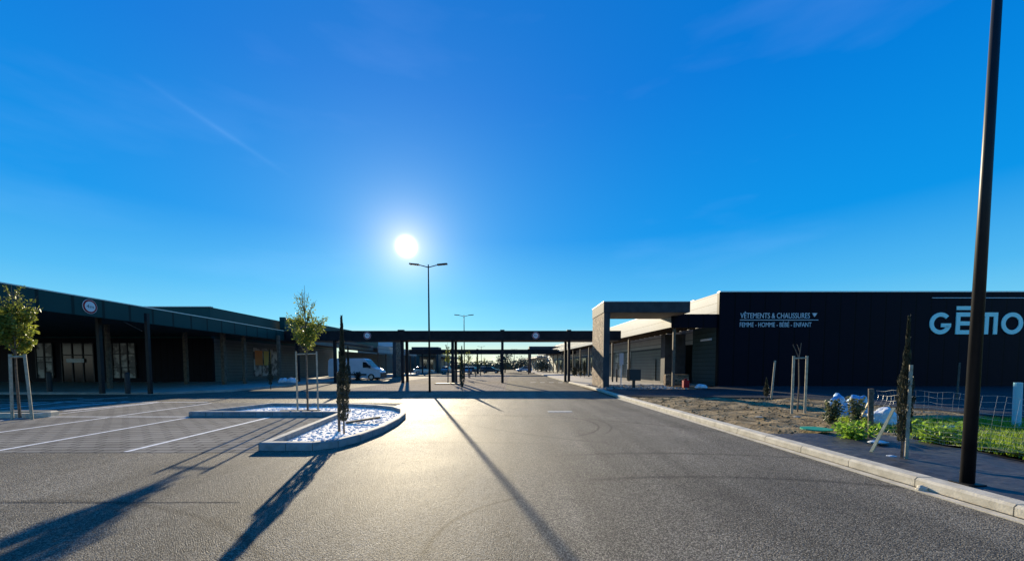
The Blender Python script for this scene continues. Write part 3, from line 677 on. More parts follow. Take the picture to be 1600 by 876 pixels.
# shop sign letters
def text_mesh(body, size, depth):
    cu = bpy.data.curves.new('txt', 'FONT'); cu.body = body; cu.size = size; cu.extrude = depth; cu.offset = .0
    o = bpy.data.objects.new('txt', cu); C.objects.link(o); dg = bpy.context.evaluated_depsgraph_get(); me = bpy.data.meshes.new_from_object(o.evaluated_get(dg))
    bpy.data.objects.remove(o); bpy.data.curves.remove(cu); return me
def text_obj(body, name, m, parent, x0, x1, y, z0, z1, rot=None):
    me = text_mesh(body, 1, .0); bm = bmesh.new(); bm.from_mesh(me); bpy.data.meshes.remove(me)
    xs = [v.co.x for v in bm.verts]; ys = [v.co.y for v in bm.verts]
    # extrude for thickness
    r = bmesh.ops.extrude_face_region(bm, geom=bm.faces[:]); vv = [e for e in r['geom'] if isinstance(e, bmesh.types.BMVert)]
    for v in vv: v.co.z += 1
    for v in bm.verts:
        a = x0 + (x1 - x0) * (v.co.x - min(xs)) / (max(xs) - min(xs)); c = z0 + (z1 - z0) * (v.co.y - min(ys)) / (max(ys) - min(ys)); dz = v.co.z
        v.co = Vector((a, y - .015 * dz, c))
    if rot: bmesh.ops.transform(bm, matrix=rot, verts=bm.verts)
    mb = MB(); mb.bm.free(); mb.bm = bm
    return mb.build(name, m, parent)
YF = 28.3
def wx(px): return D(px, 500, YF).x
def wz(py): return D(1300, py, YF).z
sg = thing('shop_sign', 'small two-line pale lettering and rule on the dark shop front', 'sign', (wx(1156), YF, wz(510)))
text_obj('VÊTEMENTS & CHAUSSURES', 'lettering', M['letters_pale'], sg, wx(1156.5), wx(1265), YF - .004, wz(497), wz(486.5))
text_obj('FEMME - HOMME - BÉBÉ - ENFANT', 'lettering', M['letters_pale'], sg, wx(1156), wx(1268), YF - .004, wz(510.5), wz(501.5))
MB().box(wx(1156), wx(1278), YF - .04, YF - .004, wz(500.2), wz(499.2)).build('rule', M['letters_pale'], sg)
mb = MB(); 
tri = [(wx(1268), wz(489)), (wx(1276), wz(489)), (wx(1272), wz(495))]
v0 = [mb.bm.verts.new((x, YF - .004, z)) for x, z in tri]; v1 = [mb.bm.verts.new((x, YF - .04, z)) for x, z in tri]
mb.bm.faces.new(v0); mb.bm.faces.new(v1)
for i in range(3): mb.bm.faces.new((v0[i], v0[(i + 1) % 3], v1[(i + 1) % 3], v1[i]))
mb.build('triangle', M['letters_pale'], sg)
bs = thing('shop_sign', 'large pale blue channel letters on the dark shop front behind the lamp column', 'sign', (wx(1452), YF, wz(522)))
zt, zb = wz(488), wz(522); H = zt - zb; yb_, yf_ = YF - .004, YF - .05
def ring(mb, cx, cz, ro, ri, a0, a1, n=40):
    pr = None
    for i in range(n + 1):
        a = R(a0 + (a1 - a0) * i / n); c, s = math.cos(a), math.sin(a)
        cur = [mb.bm.verts.new((cx + r * c, y, cz + r * s)) for y in (yb_, yf_) for r in (ri, ro)]
        if pr:
            for f in ((0, 1), (1, 3), (3, 2), (2, 0)): mb.bm.faces.new((pr[f[0]], pr[f[1]], cur[f[1]], cur[f[0]]))
        else: mb.bm.faces.new((cur[0], cur[1], cur[3], cur[2]))
        pr = cur
    if abs(a1 - a0) < 359: mb.bm.faces.new((pr[0], pr[1], pr[3], pr[2]))
th = H * .19; rad = H / 2; cz = (zt + zb) / 2
cx = wx(1452) + rad; mb = MB(); ring(mb, cx, cz, rad, rad - th, 42, 338); mb.box(cx + .05, cx + rad * .98, yf_, yb_, cz - th * .9, cz + .0); mb.build('letter', M['letters'], bs)
ex = wx(1493); mb = MB(); ew = H * .75
mb.box(ex, ex + th, yf_, yb_, zb, zt)
for z in (zb, cz - th / 2, zt - th): mb.box(ex + th + .001, ex + ew, yf_, yb_, z, z + th)
mb.box(ex, ex + ew, yf_, yb_, zt + th * .6, zt + th * 1.5); mb.build('letter', M['letters'], bs)
mx_ = wx(1524); mb = MB(); mw = wx(1558) - mx_; t2 = th * .95
mb.box(mx_, mx_ + mw, yf_, yb_, zt - th, zt)
for x in (mx_, mx_ + mw / 2 - t2 / 2, mx_ + mw - t2): mb.box(x, x + t2, yf_, yb_, zb, zt - th - .001)
mb.build('letter', M['letters'], bs)
cx = wx(1564) + rad; mb = MB(); ring(mb, cx, cz, rad, rad - th, 0, 360, 56); mb.build('letter', M['letters'], bs)
MB().box(wx(1454), wx(1640), YF - .05, YF - .004, wz(465.8), wz(464.8)).build('rule', M['letters_pale'], bs)

# stone portals
def portal(name, x, y, label, wdt=5.9, dirx=1, group='stone portals along the arcades'):
    t = thing(name, label, 'portal', (x, y, 0), group)
    a, b = (x, x + .42) if dirx > 0 else (x - .42, x)
    MB().box(a, b, y + .02, y + 3.6, 0, 5.28).build('pillar', M['stone'], t)
    MB().box(a, b, y - .1, y + .017, 0, 5.28).build('pillar_front', M['concrete'], t)
    a2, b2 = (x - .03, x + wdt) if dirx > 0 else (x - wdt, x + .03)
    MB().box(a2, b2, y - .13, y + 3.63, 5.283, 5.98).build('lintel', M['concrete'], t)
    MB().box(a2 + .5, b2 - .1, y + .1, y + 3.5, 5.262, 5.28).build('lit_soffit', M['lit_soffit'], t)
    MB().box(a2 - .02, b2 + .02, y - .15, y + 3.65, 5.983, 6.03).build('cap', M['cap'], t)
    return t
P1 = G(942, 608); portal('stone_portal', 6.32, 26.75, 'tall rubble-stone pillar with dark lintel reaching to the right shop')
portal('stone_portal', 3.9, 87, 'distant stone portal on the right beyond the far gantry', 7)
portal('stone_portal', -16.85, 56, 'dark stone portal beside the white van on the left arcade', 5.0, -1)
portal('stone_portal', -17.2, 90, 'distant stone portal on the left beyond the far gantry', 6.2, -1)

# far right shops
fb = thing('shop_building', 'distant pale shop with thin arcade at the far right end', 'building', (12, 118, 0))
MB().box(10.5, 40, 118, 170, .1, 5.4, SK).build('wall', M['rib'], fb)
MB().box(7.6, 10.49, 118, 168, 4.2, 4.7, SK).build('arcade_canopy', M['rib'], fb)
for k in range(9): MB().box(7.8 + SK * k * 6, 8.02 + SK * k * 6, 118.5 + k * 6, 118.7 + k * 6, .1, 4.19).build('arcade_post', M['wood_post'], fb)
# rooftop vents on right
for px, hh, lab in ((864.5, .9, 'small dark rooftop vent nearer the far gantry'), (869.5, 1.4, 'taller dark rooftop vent on the far right roof')):
    q = D(px, 545, 112); tag(MB().tube([(q.x, q.y, 4.9), (q.x, q.y, 5.6 + hh)], .35, 10).build('roof_vent', M['black']), lab, 'vent')

# left shop building
lb = thing('shop_building', 'dark green-grey shop with deep canopy and dark glazed front on the left', 'building', (-28, 36, 0))
MB().box(-75, -28, 36, 36.3, .13, 4.2).build('front_wall', M['navy_dark'], lb)
MB().box(-75, -28, 36, 36.3, 4.203, 7.05).build('parapet', M['teal_up'], lb)
MB().box(-28.3, -28, 36.303, 62, 4.203, 7.05, -.02).build('side_parapet', M['teal_up'], lb)
MB().box(-28.3, -28, 36.303, 62, .13, 4.2, -.02).build('side_wall', M['rib_dim'], lb)
MB().box(-75, -27.95, 35.95, 36.32, 7.053, 7.12).build('parapet_cap', M['cap'], lb)
MB().box(-75, -28.4, 36.4, 62, 6.6, 6.75).build('roof', M['concrete'], lb)
# canopy and fascia over the forecourt
def fx(y): return -20.05 - .055 * (y - 15)
mb = MB(); mb.box(fx(0) - .2, fx(0), 0, 36, 3.98, 4.84, -.055); mb.build('fascia', M['teal'], lb)
mb = MB(); mb.box(fx(0) - .22, fx(0) + .02, 0, 36, 4.843, 4.89, -.055); mb.build('fascia_cap', M['cap'], lb)
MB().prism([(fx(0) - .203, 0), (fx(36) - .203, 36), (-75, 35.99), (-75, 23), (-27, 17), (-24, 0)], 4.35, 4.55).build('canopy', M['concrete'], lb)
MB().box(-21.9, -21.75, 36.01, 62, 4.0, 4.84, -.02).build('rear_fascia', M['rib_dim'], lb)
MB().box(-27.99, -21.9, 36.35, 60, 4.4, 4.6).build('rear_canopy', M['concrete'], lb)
for px, py, r_ in ((160, 614.4, .085), (172, 606, .10), (235, 615, .075), (292, 599.6, .12), (351, 600, .13), (383, 599, .11), (437, 597, .11), (465, 594, .08)):
    q = G(px, py, .13); q.y = min(q.y, 60); MB().box(q.x - r_, q.x + r_, q.y - r_, q.y + r_, .13, 4.345 if q.y < 36 else 4.39).build('canopy_post', M['steel' if py in (614.4, 615) else 'wood_post'], lb, bevel=.015)
def yx(px, Y=35.96): return D(px, 570, Y).x
def yz(py, Y=35.96): return D(100, py, Y).z
a = D(184, 497.5, 23.5); b = D(222, 517, 27)
MB().tube([a, b], .03, 8).build('roof_brace', M['cap'], lb)
# shopfront windows
def shopwin(p0, p1, y0, y1, m, mull=2, hor=(.33,)):
    x0, x1, z0, z1 = yx(p0), yx(p1), yz(y1), yz(y0)
    f = MB().box(x0, x1, 35.93, 35.996, z0, z1).build('window', M[m], lb)
    mb = MB()
    for k in range(mull + 1):
        x = x0 + (x1 - x0) * k / mull; mb.box(x - .05, x + .05, 35.87, 35.927, z0, z1)
    for h in hor:
        z = z0 + (z1 - z0) * h; mb.box(x0 + .06, x1 - .06, 35.88, 35.92, z - .05, z + .05)
    mb.build('window_frame', M['black'], f); return f
shopwin(58, 84, 536, 590, 'pale_glass', 2, (.45, .6)); shopwin(177, 213, 536, 590, 'pale_glass', 3, (.3, .7)); shopwin(98, 148, 536, 597, 'glass', 3, (.7,))
MB().box(yx(107), yx(134), 35.8, 35.86, yz(566), yz(560)).build('name_board', M['letters_pale'], lb)
# poster window on the side wall
for (ya, yb2, m, za, zb2) in ((41.9, 43.2, 'pale_glass', .5, 3.6), (43.35, 44.6, 'pale_glass', .5, 3.6), (44.75, 46.2, 'pale_glass', .5, 3.6)):
    xo = -28 - .02 * (ya - 36.3); MB().box(xo + .01, xo + .05, ya, yb2, za, zb2, -.02).build('window', M[m], lb)
xo = -27.94 - .02 * 6
MB().box(xo, xo + .02, 42.1, 43.4, 1.7, 3.3, -.02).build('poster', M['poster_orange'], lb); MB().box(xo, xo + .02, 43.6, 44.9, 1.7, 3.3, -.02).build('poster', M['poster_yellow'], lb)
# next building on the left
l2 = thing('shop_building', 'grey shop with raised parapet just behind the first left shop', 'building', (-27, 62, 0))
MB().box(-27.9, -27.3, 46.5, 46.8, 4.9, 7.45).build('parapet_return', M['teal_up'], l2)
MB().box(-27.6, -27.3, 46.803, 86, 4.9, 7.4, .06).build('upper_wall', M['teal_up'], l2)
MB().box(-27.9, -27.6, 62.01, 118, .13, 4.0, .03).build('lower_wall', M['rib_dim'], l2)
MB().box(-21.6, -21.45, 62.02, 84, 3.7, 4.9, .03).build('fascia', M['rib'], l2)
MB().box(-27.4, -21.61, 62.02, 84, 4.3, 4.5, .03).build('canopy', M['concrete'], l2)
for k in range(7): MB().box(-22.0 + .03 * k * 3.6, -21.8 + .03 * k * 3.6, 63 + k * 3.6, 63.2 + k * 3.6, .13, 4.29).build('canopy_post', M['wood_post'], l2)
for k in range(4): MB().box(-27.58 + .03 * k * 6, -27.5 + .03 * k * 6, 66 + k * 6, 68.4 + k * 6, .5, 3.4).build('window', M['pale_glass'], l2)
sb = tag(MB().box(-23.2, -19.6, 67, 67.15, 4.95, 6.0).build('roof_sign', M['signwhite']), 'pale sign panel standing on the roof above the white van', 'sign')
# far left shop
l3 = thing('shop_building', 'distant low shop with canopy posts behind the far left portal', 'building', (-23, 100, 0))
MB().box(-40, -24, 100, 150, .13, 5.6).build('wall', M['rib_dim'], l3); MB().box(-23.97, -18.5, 94, 140, 4.1, 4.6).build('canopy', M['rib_dim'], l3)
for k in range(7): MB().box(-18.9, -18.7, 95 + k * 6, 95.2 + k * 6, .13, 4.09).build('canopy_post', M['wood_post'], l3)
for k in range(3): MB().box(-24.0, -23.9, 104 + k * 9, 108 + k * 9, .5, 3.4).build('window', M['glass'], l3)

# ------------------------------------------------------------------ gantries
def gantry(y, xa, xb, posts, label, back=()):
    t = thing('height_gantry', label, 'gantry', ((xa + xb) / 2, y, 0), 'steel height gantries across the car park')
    MB().box(xa, xb, y - .2, y + 2.6, 4.0, 4.84).build('beam', M['gantry'], t, bevel=.015)
    MB().box(xa, xb, y - .23, y + 2.63, 4.843, 4.89).build('beam_cap', M['steel'], t)
    for p in posts:
        dy = 2.25 if p in back else 0
        MB().box(p - .12, p + .12, y + dy - .05, y + dy + .19, 0, 3.997).build('post', M['gantry'], t, bevel=.01)
    for p in posts[::2]: MB().box(p - .2, p + .2, y - .1, y + .25, 4.893, 5.0).build('joint_plate', M['steel'], t)
    return t
YG = 36.4
gx = lambda px, Y=YG: D(px, 575, Y).x
gb = [gx(p, YG + 2.25) for p in (636, 712.2, 883.5)]
gantry(YG, gx(437), 10.2, [gx(p) for p in (465, 523.5, 628.8, 707.3, 785, 889)] + gb, 'near dark steel gantry with round height signs across the lane', gb)
gantry(77, gx(640, 77), gx(905, 77), [gx(p, 77) for p in (660, 700, 746, 782.5, 826)], 'distant thin steel gantry seen beneath the near one')
def height_sign(c, r, label, rot):
    t = thing('height_sign', label, 'sign', c, 'round height limit signs'); mb = MB()
    def disc(r_, d0, d1, m, nm):
        mb = MB(); n = 32
        a = [mb.bm.verts.new(Vector(c) + rot @ Vector((r_ * math.cos(6.2832 * k / n), -d0, r_ * math.sin(6.2832 * k / n)))) for k in range(n)]
        b_ = [mb.bm.verts.new(Vector(c) + rot @ Vector((r_ * math.cos(6.2832 * k / n), -d1, r_ * math.sin(6.2832 * k / n)))) for k in range(n)]
        mb.bm.faces.new(a[::-1]); mb.bm.faces.new(b_)
        for k in range(n): mb.bm.faces.new((a[k], a[(k + 1) % n], b_[(k + 1) % n], b_[k]))
        mb.build(nm, M[m], t)
    disc(r, 0, .02, 'signwhite', 'backing'); disc(r * .95, .021, .025, 'red', 'red_ring'); disc(r * .72, .0255, .03, 'signwhite', 'panel')
    text_obj('4m', 'lettering', M['black'], t, -.5 * r, .5 * r, 0, -.22 * r, .24 * r, Matrix.Translation(Vector(c)) @ rot.to_4x4() @ Matrix.Translation((0, -.031, 0)) @ Matrix.Diagonal((1, .1, 1, 1)))
    return t
I3 = Matrix.Identity(3)
height_sign(D(574, 524, YG - .21), .34, 'round red and white height limit sign on the gantry, nearer the van', I3)
height_sign(D(837, 524, YG - .21), .34, 'round red and white height limit sign on the right part of the gantry', I3)
ys_ = 18.6; height_sign(Vector((fx(ys_) + .012, ys_, 4.44)), .34, 'round height limit sign on the fascia above the left shop', Matrix.Rotation(R(90) + .055, 3, 'Z'))

# ------------------------------------------------------------------ lamp posts
def lamp(loc, h, rb_, rt, label, arms=1.1, az=0, group='double-headed lamp posts'):
    t = thing('lamp_post', label, 'lamp post', loc, group); b0 = Vector(loc)
    MB().tube([b0, b0 + Vector((0, 0, h))], [rb_, rt], 20).build('pole', M['steel'], t, smooth=True)
    MB().box(b0.x - rb_ * 1.7, b0.x + rb_ * 1.7, b0.y - rb_ * 1.7, b0.y + rb_ * 1.7, b0.z, b0.z + .02).build('base_plate', M['steel'], t)
    d = Vector((math.cos(az), math.sin(az), 0)); z = b0 + Vector((0, 0, h - .05))
    for s in (-1, 1):
        MB().tube([z - Vector((0, 0, .12)), z + d * s * .45, z + d * s * .62 + Vector((0, 0, .03))], [.03, .028, .025], 8).build('arm', M['steel'], t)
        MB().obox(z + d * s * (.5 + .35) + Vector((0, 0, .06)), (.62, .26, .07), Matrix.Rotation(az, 3, 'Z') @ Matrix.Rotation(-s * .09, 3, 'Y')).build('lamp_head', M['steel'], t, bevel=.02)
    return t
b = G(1511, 753, .1); lamp((b.x, b.y, .08), 8.2, .068, .034, 'tall dark lamp column close to the kerb at the right')
b = G(671.5, 612); lamp((b.x, b.y, 0), 7.75, .07, .035, 'double-headed lamp post below the sun at the middle')
q = D(725, 492, 46.6); lamp((q.x, 46.6, 0), q.z, .075, .04, 'second double-headed lamp post, just right of the middle one')
q = D(752, 541, 116); lamp((q.x, 116, 0), q.z, .09, .06, 'distant lamp post beyond the far gantry, right of the parked cars')
q = D(803.5, 545, 140); lamp((q.x, 140, 0), q.z, .12, .08, 'farthest lamp post near the tree line')

# ------------------------------------------------------------------ vehicles
def side_profile(poly, y0, y1, inset=0, bev=.04, nm='body', m=None, parent=None, cham=.12):
    # poly in (x,z); extruded over y with slightly drawn-in sides at the top
    mb = MB(); zs = [p[1] for p in poly]; zm, zx = min(zs), max(zs)
    def row(y, s): return [mb.bm.verts.new((p[0], y + s * inset * max(0, (p[1] - zm) / (zx - zm) - .35), p[1])) for p in poly]
    a = row(y0, 1); b_ = row(y1, -1); n = len(poly)
    mb.bm.faces.new(a[::-1]); mb.bm.faces.new(b_)
    for i in range(n): mb.bm.faces.new((a[i], a[(i + 1) % n], b_[(i + 1) % n], b_[i]))
    return mb.build(nm, m, parent, bevel=bev)
def wheel(t, x, y, r, wd):
    w_ = MB().tube([(x, y - wd / 2, r), (x, y + wd / 2, r)], r, 20).build('wheel', M['rubber'], t, bevel=.02)
    s = -1 if y < 0 else 1
    MB().tube([(x, y + s * (wd / 2 - .01), r), (x, y + s * (wd / 2 + .012), r)], r * .6, 14).build('rim', M['cap'], w_)
van = thing('delivery_van', 'white high-roof delivery van parked under the left arcade', 'van', (0, 0, 0))
vp = [(-2.9, .35), (-2.95, 1.0), (-2.92, 2.2), (-2.75, 2.42), (-2.4, 2.47), (.9, 2.47), (1.25, 2.36), (2.05, 1.48), (2.75, 1.18), (2.95, .95), (3.0, .45), (2.9, .32)]
side_profile(vp, -1.0, 1.0, .15, .06, 'body', M['white'], van)
for s in (-1, 1):
    mb = MB(); yy = s * .99
    pts = [(1.0, 1.42), (1.9, 1.42), (1.38, 2.02), (1.0, 2.06)]
    a = [mb.bm.verts.new((x, yy - s * .07 * (z - 1.1), z)) for x, z in pts]; b_ = [mb.bm.verts.new((x, yy + s * .03 - s * .07 * (z - 1.1), z)) for x, z in pts]
    mb.bm.faces.new(a); mb.bm.faces.new(b_)
    for i in range(4): mb.bm.faces.new((a[i], a[(i + 1) % 4], b_[(i + 1) % 4], b_[i]))
    mb.build('side_window', M['glass'], van)
    for x in (-1.9, 1.95): wheel(van, x, s * .93, .36, .24)
    MB().box(1.75, 1.9, s * 1.12 - .1, s * 1.12 + .1, 1.35, 1.7).build('wing_mirror', M['black'], van, bevel=.02)
    MB().box(2.62, 2.86, s * .8 - .16, s * .8 + .16, .98, 1.2).build('headlight', M['cap'], van, bevel=.03)
    MB().box(-2.3, 1.4, s * 1.0 - .015, s * 1.0 + .015, .55, .72).build('side_trim', M['black'], van)
MB().quad((1.32, -.82, 2.30), (1.32, .82, 2.30), (2.07, .9, 1.50), (2.07, -.9, 1.50)).build('windscreen', M['glass'], van)
MB().box(2.55, 3.06, -.96, .96, .3, .82).build('bumper', M['black'], van, bevel=.04)
van.location = (-17.9, 44.6, 0.0)
def car(name, label, m, wag=False):
    t = thing(name, label, 'car', (0, 0, 0), 'cars parked at the far end of the car park')
    body = [(-2.1, .3), (-2.15, .75), (-2.05, .98), (1.0, .95), (1.95, .78), (2.12, .6), (2.1, .28)]
    side_profile(body, -.88, .88, .05, .05, 'body', m, t)
    cab = [(-1.95 if wag else -1.6, .96), (-1.6 if wag else -1.0, 1.42), (-.9, 1.49), (.1, 1.46), (1.05, .95)]
    side_profile(cab, -.78, .78, .3, .03, 'cabin', M['glass'], t)
    side_profile([(-1.45 if wag else -.9, 1.44), (-.9, 1.51), (.15, 1.475), (.1, 1.43)], -.62, .62, 0, .01, 'roof', m, t)
    for s in (-1, 1):
        for x in (-1.3, 1.32): wheel(t, x, s * .8, .31, .2)
        MB().box(1.9, 2.1, s * .65 - .14, s * .65 + .14, .6, .74).build('headlight', M['cap'], t, bevel=.02)
    return t
cb = mat('car_navy', (.015, .02, .04), .2); cs = mat('car_silver', (.4, .42, .45), .25, .5); cw = mat('car_white', (.65, .66, .68), .3); cg = mat('car_grey', (.09, .10, .12), .25)
q = G(767, 582.5); c1_ = car('parked_car', 'dark hatchback facing right at the end of the paved bays', cb); c1_.location = (q.x, q.y, 0); c1_.rotation_euler.z = -.15
c2_ = car('parked_car', 'silver car parked close beside the left arcade posts', cs, True); q = G(662, 583.5); c2_.location = (q.x, q.y, 0); c2_.rotation_euler.z = R(20)
c3_ = car('parked_car', 'pale car between the far trees near the right gantry post', cw); q = G(819, 580.5); c3_.location = (q.x, q.y, 0); c3_.rotation_euler.z = R(200)
c4_ = car('parked_car', 'dark car left of the dark hatchback', cg, True)
q = G(752, 581.5); c4_.location = (q.x, q.y + 6, 0); c4_.rotation_euler.z = R(95)
place(c2_, (G(729, 584).x, G(729, 584).y, 0), R(100), 'silver car in the row behind the second lamp post')
place(c4_, (G(738, 583.2).x, G(738, 583.2).y + 2, 0), R(80), 'dark grey car in the row right of the second lamp post')
place(c2_, (G(695, 582.5).x, G(695, 582.5).y + 3, 0), R(85), 'car with its front towards us behind the planted young tree')
place(c3_, (G(849, 581).x, G(849, 581).y, 0), R(90), 'white car far off beside the right arcade posts')

# ------------------------------------------------------------------ far vegetation
def far_tree(loc, h, sp, label, rng, n=900, ls=.28, lm='leaf_far'):
    t = thing('tree', label, 'tree', loc, 'trees at the far end of the car park'); b0 = Vector(loc); tr = MB(); lf = MB()
    tr.tube([b0, b0 + Vector((.1, 0, h * .55)), b0 + Vector((0, 0, h * .9))], [.16, .1, .03], 7)
    cl = [b0 + Vector((rng.gauss(0, sp * .45), rng.gauss(0, sp * .45), h * rng.uniform(.35, .95))) for _ in range(16)]
    for c in cl: tr.tube([b0 + Vector((0, 0, h * .3)), c], [.05, .015], 5)
    for i in range(n):
        c = rng.choice(cl); leafquad(lf.bm, c + Vector((rng.gauss(0, 1), rng.gauss(0, 1), rng.gauss(0, .8))) * sp * .24, ls * rng.uniform(.5, 1.2), rng)
    tr.build('trunk', M['bark'], t); lf.build('crown', M[lm], t)
for px, base, top, sp, lab in ((789, 582, 552, 2.3, 'dense dark tree behind the middle gantry post'), (812, 580, 559, 2.8, 'sparse spreading tree near the pale distant car'), (845, 581.5, 563, 2.4, 'low dense tree beside the far right portal')):
    q = G(px, base); far_tree((q.x, q.y, 0), D(px, top, q.y).z, sp, lab, rng, 1100, .22)
young = [(700, 598, 532, 'young tree in a dark square pit between lamp posts', .5, .7), (732, 590, 549, 'young leafy tree behind the conifer right of the centre lamp', .9, 1.0), (745, 586, 552, 'young tree in line with the far gantry post', .6, .6), (720, 592, 551, 'young tree nearest the double gantry posts', .8, .8), (757, 584, 556, 'thin young tree left of the dark hatchback', .5, .5)]
for px, base, top, lab, sp, dn in young:
    q = G(px, base); h = D(px, top, q.y).z
    young_tree('young_tree', lab, (q.x, q.y, 0), h, sp, rng, 1.0 * dn, .5 * dn, clear=.45, nl=9, ls=.10, branches=20, lm='leaf', thick=1.6, group='young trees along the car park')
q = G(700, 600); tag(MB().box(q.x - 1.1, q.x + 1.1, q.y - .4, q.y + .9, .004, .09).build('tree_pit', M['rubber'], bevel=.02), 'dark low square kerb round the young tree between lamp posts', 'tree pit')
# hedge / wood
mb = MB(); rg = random.Random(3)
for i in range(9000):
    x = rg.uniform(-70, 60); y = rg.uniform(168, 178); hh = 3.6 + 1.7 * noise.noise(Vector((x * .12, 0, 0))) + .9 * noise.noise(Vector((x * .6, 3, 0)))
    z = rg.random() ** .8 * hh; leafquad(mb.bm, Vector((x, y, z)), rg.uniform(.25, .55), rg)
stuff(mb.build('tree_line', M['leaf_far']), 'far band of green trees closing the car park', 'tree line')
struct(MB().box(-90, 90, 180, 181, 0, 2.4).build('far_bank', M['grassland']))
# bollards in the centre row
for k, (px, py) in enumerate(((708, 597), (716, 594), (731, 590.5), (740, 588.5), (748, 587))):
    q = G(px + 3, py); o = MB().box(q.x - .07, q.x + .07, q.y - .07, q.y + .07, 0, 1.2).build('wooden_bollard', M['wood_post'], bevel=.01)
    tag(o, ['first', 'second', 'third', 'fourth', 'farthest'][k] + ' low dark bollard of the receding row right of the double gantry post', 'bollard', 'low bollards along the bays')

# ------------------------------------------------------------------ small objects on the right
# wire fence
fpts = [Vector((7.66, 8.15, .1)), Vector((7.95, 7.2, .1)), Vector((8.35, 6.0, .1)), Vector((8.8, 4.4, .1)), Vector((9.1, 2.8, .1))]
fence = thing('wire_fence', 'slack galvanised wire mesh fence running beside the grass', 'fence', tuple(fpts[0]))
def fpos(u, h):
    s = u * (len(fpts) - 1); i = min(int(s), len(fpts) - 2); p = fpts[i].lerp(fpts[i + 1], s - i); sag = .05 * math.sin(u * 9 + h * 3) + .03 * math.sin(u * 31 + h)
    slack = max(0, .25 - u) * .5
    return p + Vector((sag + slack * math.sin(h * 9), slack * .4 * math.cos(h * 7), h + .05 * math.sin(u * 7) * h + .012 * math.sin(u * 60 + h * 9)))
mb = MB()
hs_ = [.06, .12, .19, .26, .34, .42, .50, .59, .68, .77, .87, .97]
for h in hs_: mb.tube([fpos(u / 90, h) for u in range(91)], .0028, 4, False)
for k in range(44): mb.tube([fpos(k / 43 + .004 * math.sin(k * 3), h) for h in hs_], .0009, 4, False)
mb.build('wire_mesh', M['wire'], fence)
MB().tube([(7.66, 8.15, 0), (7.62, 8.15, 1.12)], .05, 10).build('post', M['bark'], fence)
MB().tube([(8.8, 4.4, 0), (8.8, 4.4, 1.1)], .04, 10).build('post', M['bark'], fence)
def slat(p0, p1, lab):
    d = p1 - p0; rot = d.to_track_quat('Z', 'Y').to_matrix(); tag(MB().obox((p0 + p1) / 2, (.042, .022, d.length), rot).build('wooden_plank', M['slat']), lab, 'plank', 'leaning wooden planks')
a = G(1341, 659, .12); slat(a, D(1365, 613, a.y - .1), 'pale slat leaning against the end post of the wire fence')
a = G(1361, 706, .1); slat(a, D(1397, 637, a.y + .25), 'pale yellow slat leaning from black fabric towards the slim conifer')
def blob(loc, s, m, name, lab, cat, seed=0, group=None):
    bm = bmesh.new(); bmesh.ops.create_icosphere(bm, subdivisions=4, radius=1)
    for v in bm.verts:
        c = v.co.copy(); k = 1 + .28 * noise.noise(c * 1.6 + Vector((seed, 0, 0))) + .10 * noise.noise(c * 3.5 + Vector((0, seed, 0))) + .03 * noise.noise(c * 12)
        v.co = Vector((c.x * s[0] * k, c.y * s[1] * k, max(-.3, c.z) * s[2] * k)) + Vector(loc)
    mb = MB(); mb.bm.free(); mb.bm = bm; return tag(mb.build(name, m, smooth=True), lab, cat, group)
b = G(1319, 655, .1); blob((b.x + .05, b.y + .3, .3), (.27, .25, .46), M['bluebag'], 'plastic_sack', 'blue and white plastic sack left of the right-hand laurel', 'sack', 1, 'plastic sacks by the fence')
b = G(1350, 655, .1); blob((b.x + .05, b.y + .3, .3), (.28, .25, .50), M['bluebag'], 'plastic_sack', 'bluer plastic sack behind the leaning slat and fence post', 'sack', 2, 'plastic sacks by the fence')
b = G(1386, 668, .1); blob((b.x + .1, b.y + .2, .27), (.30, .25, .30), M['whitebag'], 'plastic_sack', 'white plastic sack seen through the wire mesh', 'sack', 3, 'plastic sacks by the fence')
b = G(1275, 672, .13); tag(MB().tube([(b.x, b.y, .15), (b.x, b.y, .18)], .30, 24).build('plastic_tray', M['lid'], bevel=.008), 'green plastic tray lying on the soil by the black fabric', 'tray')
b = G(1441, 766); blob((b.x, b.y, .02), (.07, .05, .045), M['kerb'], 'stone', 'single pale stone lying on the asphalt beside the right kerb', 'stone', 4)
q = G(1588, 668, .1); tag(MB().tube([(q.x, q.y, 0), (q.x - .03, q.y, 1.2)], .075, 14).build('marker_pipe', M['tealpipe']), 'pale blue upright pipe standing behind the grass at the right edge', 'pipe')
for px, py, s_, lab in ((1245, 652, .1, 'small pale scrap on the soil in front of the stakes'), (1372, 692, .16, 'crumpled white sheet at the foot of the leafy plant'), (1393, 714, .07, 'white scrap at the foot of the conifer on black fabric'), (1480, 668, .2, 'white rubble lump on the grass behind the fence'), (1186, 652, .1, 'pinkish stone lying in the middle of the soil bed')):
    q = G(px, py, .12); blob((q.x, q.y, .14), (s_, s_ * .7, s_ * .2), M['whitebag'] if 'white' in lab else M['kerb'], 'debris', lab, 'debris', px, 'scraps on the right verge')
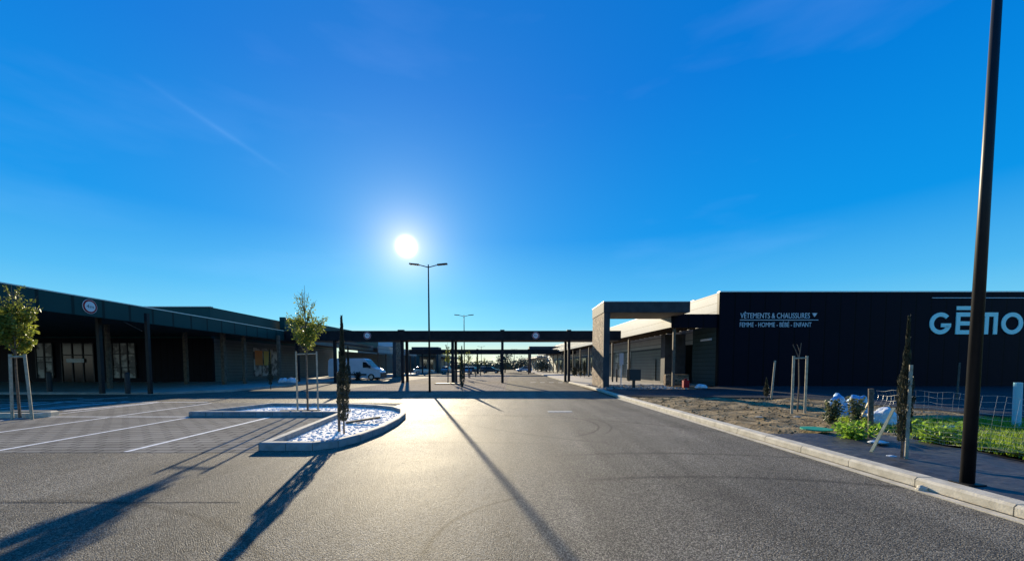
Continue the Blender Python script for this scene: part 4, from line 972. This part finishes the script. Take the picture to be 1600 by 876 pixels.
# box on post in front of arcade, sign, red bin
q = G(990, 606, .1); t = thing('litter_bin', 'dark box-shaped bin on a single post beside the stone pillar', 'litter bin', (q.x, q.y, .1))
MB().box(q.x - .08, q.x + .08, q.y - .08, q.y + .08, .05, .62).build('post', M['black'], t)
MB().prism([(q.x - .38, q.y - .3), (q.x + .38, q.y - .3), (q.x + .38, q.y + .3), (q.x - .38, q.y + .3)], .622, 1.38).build('box', M['black'], t, bevel=.05)
q = G(970, 601, .12); t = thing('pole_sign', 'narrow pale sign on a white pole right of the stone pillar', 'sign', (q.x, q.y, .1))
MB().tube([(q.x, q.y, .1), (q.x, q.y, 2.5)], .05, 10).build('pole', M['signwhite'], t); MB().box(q.x - .16, q.x + .16, q.y - .09, q.y - .055, 1.7, 2.6).build('panel', mat('sign_pink', (.75, .6, .6), .5), t)
q = G(1071, 604.5, .12); t = thing('red_bin', 'small red container at the foot of the arcade post', 'container', (q.x, q.y, .1))
MB().prism([(q.x - .2, q.y - .16), (q.x + .2, q.y - .16), (q.x + .17, q.y + .16), (q.x - .17, q.y + .16)], .1, .6).build('body', M['red'], t, bevel=.04); MB().box(q.x - .1, q.x + .1, q.y - .06, q.y + .06, .603, .72).build('neck', M['red'], t, bevel=.02)
q = G(1092, 606, .1); blob((q.x, q.y - .3, .2), (.4, .25, .2), M['whitebag'], 'plastic_sack', 'white sack on the ground by the ribbed shop wall', 'sack', 9)
q = G(450, 600, .13)
for k in range(2): blob((q.x - .35 + k * .7, q.y, .35), (.42, .3, .3), M['whitebag'], 'rubble_sack', ['left', 'right'][k] + ' of two white rubble sacks on the left pavement', 'sack', 20 + k, 'rubble sacks on the left pavement')
# bollards on left pavement and right arcade
for px, py, lab in ((200, 615, 'dark bollard between the two nearest canopy posts on the left'), (78, 611, 'dark bollard on the left pavement behind the leafy tree')):
    q = G(px, py, .13); tag(MB().tube([(q.x, q.y, .13), (q.x, q.y, 1.2), (q.x, q.y, 1.26)], [.11, .11, .05], 12).build('bollard', M['black']), lab, 'bollard', 'pavement bollards')
for px, lab in ((957, 'left bollard in the glazed recess of the right arcade'), (963.5, 'right bollard in the glazed recess of the right arcade')):
    q = G(px, 596, .13); tag(MB().tube([(q.x, q.y, .12), (q.x, q.y, 1.3)], .08, 10).build('bollard', M['black']), lab, 'bollard', 'pavement bollards')
